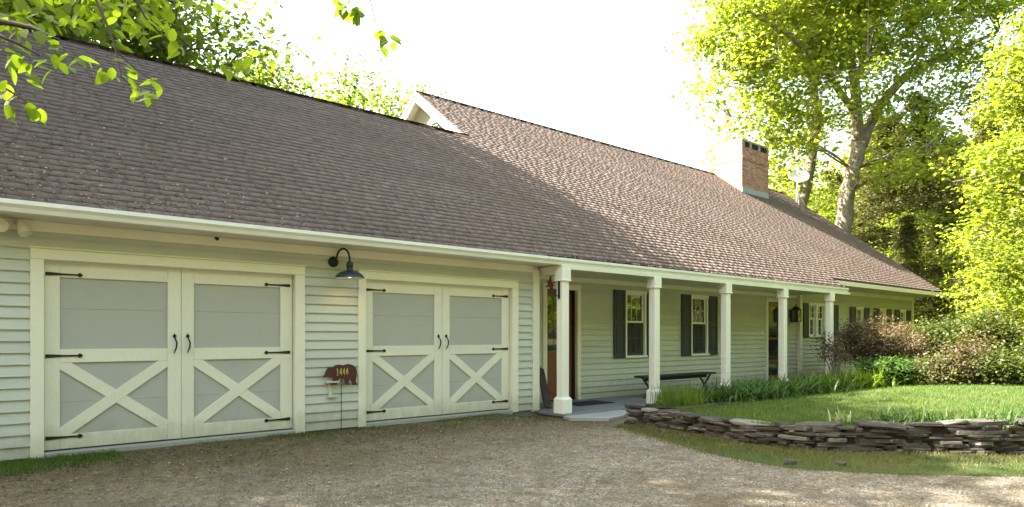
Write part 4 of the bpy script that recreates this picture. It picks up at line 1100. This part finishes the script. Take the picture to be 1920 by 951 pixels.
# shrubs
def shrub(name, label, loc, W, H, seed, mat, size, M, nl, sxy=.14, stems=9, low=.35, group=None, flat=1.0):
    rng = np.random.default_rng(seed); tr = []
    for i in range(stems):
        a = i / stems * 6.28 + rng.uniform(-.3, .3); r = W * .5 * rng.uniform(.3, .75)
        tr.append(([(math.cos(a) * .08, math.sin(a) * .08, -.1), (math.cos(a) * r * .4, math.sin(a) * r * .4, H * .35), (math.cos(a) * r, math.sin(a) * r, H * .72)], [.022, .016, .006]))
    lobes = []
    for i in range(10):
        a = i * 2.4; r = W * .5 * (.15 + .55 * ((i * .618) % 1))
        zt = H * (.98 - .35 * (r / (W * .5)) ** 2); zr = H * (1 - low) * .30
        lobes.append((math.cos(a) * r, math.sin(a) * r * flat, max(zr * .9, zt - zr - (i % 3) * H * (.12 if low > .15 else .24)), W * .22, W * .22 * flat, zr))
    return make_tree(name, label, 'shrub', tr, lobes, M, nl, size, mat, seed, sxy, sxy * .6, group, .3, loc=loc, limb_r=.012, twig_r=.005, trunk_n=6)
def lawnpt(px, d):
    p = atD(px, HY, d); return (p.x, p.y, float(lawn_z(np.array(p.x), np.array(p.y))) - .02)
shrub('azalea_shrub', 'wide reddish brown shrub in front of the wing windows', lawnpt(1655, 18.8), 3.2, 1.95, 51, 'leaf_brown', .062, 380, 52, .15, 14, .2)
shrub('leafy_shrub', 'dark green shrub between the brown shrub and the lawn edge', lawnpt(1672, 16.6), 1.5, .75, 52, 'leaf_lily', .08, 90, 50, .12)
shrub('leafy_shrub', 'tall dark olive shrub beyond the right edge of the brown shrub', lawnpt(1755, 20.5), 2.2, 1.9, 53, 'leaf_dark', .085, 130, 46, .2)
shrub('leafy_shrub', 'round sun-flecked shrub at the back of the lawn', lawnpt(1765, 16.2), 1.5, .85, 54, 'leaf_hemlock', .07, 95, 46, .16, low=.08)
shrub('leafy_shrub', 'brownish twiggy shrub at the back of the lawn', lawnpt(1825, 16.0), 1.3, 1.3, 55, 'leaf_brown', .07, 80, 44, .17, low=.08)
shrub('leafy_shrub', 'mid green shrub below the bright overhanging maple', lawnpt(1890, 15.6), 1.9, .95, 56, 'leaf_dark', .085, 95, 44, .19, low=.08)
shrub('leafy_shrub', 'tall loose green shrub under the bright maple', lawnpt(1860, 19), 2.2, 2.1, 57, 'leaf_dark', .09, 120, 44, .22)
shrub('twiggy_bush', 'thin twiggy bush reaching over the wing wall left of the brown shrub', lawnpt(1567, 17.6), 1.0, 1.5, 59, 'leaf_brown', .055, 60, 24, .12, 8, .4)

# strap-leaved clumps (daylilies), ferny tuft, lime plants
def clump(name, label, cat, seed, n, Lmin, Lmax, wdt, mat, group, loc, spread=.12, arch=1.0):
    rng = np.random.default_rng(seed); V, Q = [], []
    for i in range(n):
        a = rng.uniform(0, 6.28); L_ = rng.uniform(Lmin, Lmax); b0 = np.array([rng.normal() * spread, rng.normal() * spread, 0])
        lean = rng.uniform(.15, .9) * arch; k = len(V); tw = rng.uniform(-.5, .5)
        hd = np.array([math.cos(a), math.sin(a), 0]); sdv = np.array([-math.sin(a + tw), math.cos(a + tw), 0])
        p = b0.copy(); th = math.pi / 2 - lean * .35
        S = 5
        for j in range(S + 1):
            t_ = j / S; wv = wdt * (1 - t_ ** 2.2) * (.55 + .9 * t_ * (1 - t_) * 2) + .0008
            V += [p - sdv * wv, p + sdv * wv]
            p = p + (hd * math.cos(th) + np.array([0, 0, math.sin(th)])) * L_ / S; th -= lean * .42
        for j in range(S): Q.append((k + 2 * j, k + 2 * j + 1, k + 2 * j + 3, k + 2 * j + 2))
    T = thing(name, loc, label, cat, group)
    put('foliage', np_mesh('foliage', np.array(V), np.array(Q), mat), loc, T)
    st_ = MB()
    for i in range(5): st_.tube([(rng.normal() * spread * .5, rng.normal() * spread * .5, -.03), (rng.normal() * spread * .6, rng.normal() * spread * .6, .06)], [.008, .005], 5)
    me = bpy.data.meshes.new('crown_base'); me.from_pydata([tuple(p) for p in st_.v], [], st_.f); me.materials.append(MAT[mat]); put('crown_base', me, loc, T)
    return T
def bedpt(x, y): return (x, y, float(lawn_z(np.array(x), np.array(y))) + .01)
LD = 'dark green strap-leaved daylily clump in the bed before the porch'
c0 = clump('daylily_plant', LD, 'plant', 61, 95, .20, .42, .015, 'leaf_lily', 'daylilies in the porch bed', bedpt(11.9, 7.45), .14, 1.7)
for x, y in ((12.35, 7.75), (12.5, 7.2), (12.95, 7.5), (13.3, 7.05), (13.35, 7.8), (13.8, 7.4), (14.2, 7.75), (14.3, 7.1), (14.7, 7.4), (15.1, 7.7), (15.2, 7.05), (15.6, 7.4), (16.1, 7.7), (16.0, 7.0), (11.5, 7.75), (11.3, 7.35), (11.75, 7.0), (12.2, 7.0), (12.9, 6.95), (13.7, 6.9), (14.6, 6.85), (15.5, 6.85), (12.7, 7.9), (13.9, 7.95), (14.9, 7.95), (15.8, 7.95), (16.4, 7.4)):
    copy_tree(c0, bedpt(x, y), rnd.uniform(0, 6), rnd.uniform(1.1, 1.5))
LL = 'lime green clump at the end of the porch bed'
c1 = clump('lime_plant', LL, 'plant', 62, 150, .22, .42, .016, 'leaf_lime', 'lime green clumps in the bed', bedpt(16.7, 7.2), .16, 1.2)
for x, y in ((16.6, 7.7), (17.2, 7.45), (17.3, 6.95), (17.8, 7.2), (17.9, 7.75), (18.4, 7.5), (18.5, 7.0), (19.0, 7.3), (19.2, 6.8), (16.9, 6.8), (17.6, 6.75), (18.3, 6.6), (19.7, 7.1)):
    copy_tree(c1, bedpt(x, y), rnd.uniform(0, 6), rnd.uniform(1.1, 1.6))
LF = 'feathery light green grass tuft beside the second porch post'
c2 = clump('feather_grass', LF, 'plant', 63, 170, .22, .48, .0045, 'leaf_lime', 'feathery tufts beside the post', bedpt(10.2, 7.5), .13, .6)
for x, y, s_ in ((10.55, 7.75, 1.1), (10.75, 7.4, .9), (11.0, 7.75, .95), (10.4, 7.2, .8)): copy_tree(c2, bedpt(x, y), rnd.uniform(0, 6), s_)
LW = 'green daylily clump growing behind the top of the stone wall'
c3 = clump('daylily_plant', LW, 'plant', 64, 80, .14, .28, .010, 'leaf_lily', 'daylilies behind the stone wall', bedpt(float(wall_x(3.0)) + .75, 3.0), .12, 1.5)
for y, o_ in ((2.75, .6), (2.5, .75), (2.3, .5), (2.1, .75), (1.9, .55), (1.7, .8), (1.5, .6), (3.2, .65), (1.3, .75), (1.1, .6), (.9, .8), (3.35, 1.0), (2.2, 1.1), (1.6, 1.15)):
    copy_tree(c3, bedpt(float(wall_x(y)) + o_, y), rnd.uniform(0, 6), rnd.uniform(.8, 1.15))
clump('variegated_plant', 'small pale striped plant behind the middle of the stone wall', 'plant', 65, 26, .12, .24, .012, 'leaf_pale', None, bedpt(float(wall_x(3.75)) + .75, 3.75), .05, 1.0)

# grass, pebbles, litter
def blades(name, P, hmin, hmax, w, mat, rng):
    N = len(P); a = rng.uniform(0, 6.28, N); h = rng.uniform(hmin, hmax, N)
    sdv = np.stack([np.cos(a), np.sin(a), np.zeros(N)], 1) * (w * rng.uniform(.6, 1.3, N))[:, None]
    ln = rng.normal(0, .45, (N, 2)) * h[:, None]
    tip = P + np.stack([ln[:, 0], ln[:, 1], h], 1)
    V = np.stack([P - sdv, P + sdv, tip], 1).reshape(-1, 3)
    put(name, np_mesh(name, V, np.arange(3 * N).reshape(-1, 3), mat), (0, 0, 0), None, 'stuff')
def stuff(name, label, cat):
    o = bpy.data.objects[name]; o['label'] = label; o['category'] = cat
rg = np.random.default_rng(5)
N = 110000
y = rg.uniform(-1.5, 7.6, N); x = wall_x(y) + .2 + (rg.uniform(0, 1, N) ** 1.7) * (22 - wall_x(y))
keep = ~((y > 6.7) & (x < 23)) | (rg.uniform(0, 1, N) < .02)
x, y = x[keep], y[keep]
blades('lawn_grass', np.stack([x, y, lawn_z(x, y) - .004], 1), .025, .065, .0042, 'grass_blade', rg); stuff('lawn_grass', 'short green mown grass of the lawn behind the stone wall', 'grass')
N = 26000
y = rg.uniform(-.5, 6.9, N); e0 = edge_x(y) - .25; e1 = wall_x(y) + .1; t_ = rg.beta(2.2, 1.1, N); x = e0 + (e1 - e0) * t_
z = drive_z(x, y) + .03 * smooth01((x - edge_x(y)) / .5)
blades('verge_grass', np.stack([x, y, z], 1), .015, .055, .0038, 'grass_dry', rg); stuff('verge_grass', 'thin yellowish grass along the foot of the stone wall', 'grass')
N = 9000
x = rg.uniform(-.2, 8.4, N); y = 8.9 - rg.exponential(.22, N); patch = np.sin(x * 2.1) * .5 + np.sin(x * 5.3 + 1) * .3 + rg.normal(0, .3, N)
keep = ((patch > .1) & (y > 7.6)) | ((x < 1.3) & (y > 7.7))
blades('wall_foot_grass', np.stack([x, y, drive_z(x, y)], 1)[keep], .012, .05, .0035, 'grass_blade', rg); stuff('wall_foot_grass', 'sparse grass along the foot of the garage wall', 'grass')
N = 7000
x = rg.uniform(-.4, 1.5, N); y = rg.uniform(7.75, 8.85, N); keep = (x - .2) * .35 + (8.85 - y) * .8 < .75 + rg.normal(0, .12, N)
blades('corner_grass', np.stack([x, y, drive_z(x, y)], 1)[keep], .02, .075, .004, 'grass_blade', rg); stuff('corner_grass', 'green grass patch at the outer corner of the garage', 'grass')
N = 16000
x = rg.uniform(-.3, 7.6, N); y = 8.85 - rg.gamma(1.6, .75, N); keep = (y > 3.5) & (np.sin(x * 1.9 + y * 1.3) + np.sin(x * 4.3 - y * 2.9) * .7 + rg.normal(0, .5, N) > .1)
blades('dry_grass', np.stack([x, y, drive_z(x, y)], 1)[keep], .006, .026, .003, 'grass_dry', rg); stuff('dry_grass', 'worn patchy moss and dry grass in the driveway before the garage', 'grass')
N = 42000
x = rg.uniform(-.5, 10.5, N); y = rg.uniform(.3, 8.7, N); keep = (x < edge_x(np.minimum(y, 7.1)) + .3) & (rg.uniform(0, 1, N) < np.clip(.95 - .14 * y + .10 * x, .06, 1))
x, y = x[keep], y[keep]; N = len(x)
oc_ = np.array([(1, 0, 0), (0, 1, 0), (-1, 0, 0), (0, -1, 0), (0, 0, 1), (0, 0, -1)], float)
s_ = (rg.uniform(.003, .0085, N) * rg.choice([1, 1, 1, 1.6], N))[:, None, None]
ang = rg.uniform(0, 6.28, N); R_ = np.zeros((N, 3, 3)); R_[:, 0, 0] = np.cos(ang); R_[:, 0, 1] = -np.sin(ang); R_[:, 1, 0] = np.sin(ang); R_[:, 1, 1] = np.cos(ang); R_[:, 2, 2] = 1
V = oc_[None] * rg.uniform(.6, 1.4, (N, 6, 1)) * np.array([1.25, .9, .6]) * s_
V = np.einsum('nij,nkj->nki', R_, V) + np.stack([x, y, drive_z(x, y) + .002], 1)[:, None]
fo = np.array([(0, 1, 4), (1, 2, 4), (2, 3, 4), (3, 0, 4), (1, 0, 5), (2, 1, 5), (3, 2, 5), (0, 3, 5)])
put('gravel', np_mesh('gravel', V.reshape(-1, 3), (fo[None] + 6 * np.arange(N)[:, None, None]).reshape(-1, 3), 'pebble'), (0, 0, 0), None, 'stuff'); stuff('gravel', 'loose grey gravel scattered over the driveway', 'gravel')
def litter(name, P, nrm, size, mat, rng):
    N = len(P); a = rng.uniform(0, 6.28, N); u = np.cross(nrm, [1, .1, 0]); u /= np.linalg.norm(u); v = np.cross(nrm, u)
    s_ = (size * rng.uniform(.4, 1.3, N))[:, None]
    d1 = (u[None] * np.cos(a)[:, None] + v[None] * np.sin(a)[:, None]) * s_; d2 = (-u[None] * np.sin(a)[:, None] + v[None] * np.cos(a)[:, None]) * s_ * .5
    up = np.array(nrm)[None] * s_ * rng.uniform(.1, .6, (N, 1))
    V = np.stack([P - d1, P + d2 + up, P + d1 + up * .5, P - d2], 1).reshape(-1, 3)
    return np_mesh(name, V, np.arange(4 * N).reshape(-1, 4), mat)
N = 9000
x = rg.uniform(-.3, 8.2, N); y = 8.9 - rg.gamma(1.5, .9, N); keep = (y > 2) & (x < edge_x(np.minimum(y, 7.1)))
put('leaf_litter', litter('leaf_litter', np.stack([x, y, drive_z(x, y) + .004], 1)[keep], (0, 0, 1), .018, 'leaf_litter', rg), (0, 0, 0), None, 'stuff'); stuff('leaf_litter', 'fine brown leaf litter on the driveway before the garage', 'litter')
N = 2600
x = np.clip(rg.exponential(2.6, N), 0, 18) - .2; yy = YE + rg.gamma(1.2, .8, N); keep = yy < YG - .1
put('roof_litter', litter('roof_litter', np.stack([x, yy, RZ(yy) + .014], 1)[keep], (0, -ST, CT), .021, 'leaf_litter', rg), (0, 0, 0), None, 'stuff'); stuff('roof_litter', 'pale catkins and leaf bits lying on the lower garage roof', 'litter')

# ------------------------------------------------------------------ near tree whose branches hang into the view
NT_ = thing('beech_tree', (-3.3, 2.6, 0), 'leafy branches of a near beech tree hanging over the garage corner of the drive', 'tree')
b = MB(); b.tube([(-3.3, 2.6, -.1), (-3.25, 2.65, 1.6), (-3.3, 2.6, 3.6), (-3.2, 2.7, 6.5)], [.2, .17, .14, .09], 12); b.build('trunk', 'bark', NT_, smooth=True)
def leaf_shape(seed):
    r = random.Random(seed); L_, w_ = 1.0, r.uniform(.26, .36); V, Fc = [], []
    bend = r.uniform(-.3, .1); S = 6
    for j in range(S + 1):
        t_ = j / S; wv = w_ * math.sin(math.pi * min(1, t_ * .97 + .03) ** .85) ** .9 * (1 - .25 * t_) + .004
        zc = bend * t_ * t_
        V += [(t_, -wv, zc + .22 * wv + r.uniform(-.012, .012)), (t_, 0, zc), (t_, wv, zc + .22 * wv + r.uniform(-.012, .012))]
    for j in range(S):
        k = 3 * j; Fc += [(k, k + 1, k + 4, k + 3), (k + 1, k + 2, k + 5, k + 4)]
    Fc_ = Fc; me = bpy.data.meshes.new('leaf'); me.from_pydata(V, [], Fc_)
    me.polygons.foreach_set('use_smooth', [True] * len(me.polygons)); me.materials.append(MAT['leaf_near']); return me
LM = [leaf_shape(70 + i) for i in range(8)]
def add_leaf(P, par, s_, az=None, el=None):
    o = put('leaf', rnd.choice(LM), P, par)
    az = rnd.uniform(0, 6.28) if az is None else az; el = rnd.uniform(.1, 1.25) if el is None else el
    o.rotation_euler = (rnd.uniform(-.7, .7), el, az); o.scale = (s_, s_, s_); return o
def twig(pts, r0, par_name='branch'):
    b = MB(); n = len(pts); b.tube(sub_poly(pts, 3), list(np.linspace(r0, r0 * .3, (n - 1) * 3 + 1)), 6)
    return b.build(par_name, 'dark_wood', NT_, smooth=True)
brs = []
def br(pxs, d0, d1, r0, leaves, s_=.085, jit=14):
    n = len(pxs); pts = [atD(p[0], p[1], d0 + (d1 - d0) * i / (n - 1)) for i, p in enumerate(pxs)]
    t_ = twig(pts, r0)
    extra = [(p[0] + rnd.uniform(-16, 16), p[1] + rnd.uniform(-6, 18)) for p in leaves if len(leaves) < 20 and rnd.random() < .75]
    for (px, py) in list(leaves) + extra:
        q = atD(px + rnd.uniform(-3, 3), py + rnd.uniform(-3, 3), d0 + (d1 - d0) * rnd.uniform(.4, 1.0) + rnd.uniform(-.12, .12))
        best = min(pts, key=lambda p: (p - q).length)
        add_leaf(q, t_, s_ * .94 * rnd.uniform(.75, 1.15))
    return t_
main_start = atD(-260, -60, 3.4)
br([(-420, 20), (-150, 20), (0, 40), (60, 52), (110, 75)], 3.2, 3.2, .022, [(8, 70), (25, 85), (48, 78), (30, 60), (70, 62), (95, 70), (118, 88), (130, 100), (105, 95), (85, 100)], .085)
br([(-200, 40), (-60, 90), (0, 68), (40, 85), (75, 105)], 3.0, 3.1, .012, [(5, 92), (15, 108), (38, 110), (55, 118), (70, 125), (88, 112), (60, 138), (100, 112), (112, 120), (20, 122), (140, 110), (150, 105), (33, 98)], .082)
br([(-150, 120), (-40, 150), (0, 160), (30, 178), (55, 195)], 3.0, 3.0, .009, [(4, 150), (12, 165), (2, 180), (22, 185), (36, 180), (40, 195), (52, 188), (18, 200), (72, 203)], .08)
br([(120, -140), (165, -40), (180, 0), (200, 45), (215, 85), (222, 118), (228, 145), (245, 160)], 3.1, 3.1, .008, [(212, 128), (230, 128), (242, 132), (190, 125), (255, 165), (265, 172), (248, 155), (236, 118)], .075)
br([(215, 85), (225, 102), (255, 130), (285, 150)], 3.1, 3.15, .0045, [(285, 150), (292, 155), (300, 165), (288, 170), (278, 172)], .075)
br([(200, -150), (240, -50), (255, 0), (272, 32), (295, 58), (330, 88), (365, 108)], 3.3, 3.4, .008, [(285, 35), (300, 48), (312, 50), (335, 85), (345, 92), (330, 75), (262, 20)], .095)
br([(295, 58), (330, 66), (370, 100), (420, 120), (470, 118)], 3.6, 4.2, .005, [(428, 128), (438, 118), (450, 112), (463, 122), (470, 110), (486, 102), (416, 122), (492, 110), (380, 100)], .085)
br([(560, -160), (600, -60), (640, -10), (655, 5)], 3.2, 3.2, .006, [(636, 2), (645, 6), (655, 8), (662, 4), (670, 10), (652, 14), (664, 18), (674, 20), (628, 0)], .082)
br([(640, -160), (690, -20), (704, 45), (712, 60)], 3.3, 3.3, .004, [(704, 58), (713, 68), (724, 64), (732, 70), (738, 82)], .075)
br([(330, -120), (360, -30), (385, 5)], 3.6, 3.6, .006, [(385, 8), (398, 14), (372, 4), (345, 2), (405, 18), (360, 6)], .085)
top = br([(-300, -160), (-100, -120), (80, -60), (220, -20), (330, 5)], 3.5, 3.9, .018, [(rnd.uniform(0, 330), rnd.uniform(-25, 62 - .1 * k)) for k in range(170)], .082)
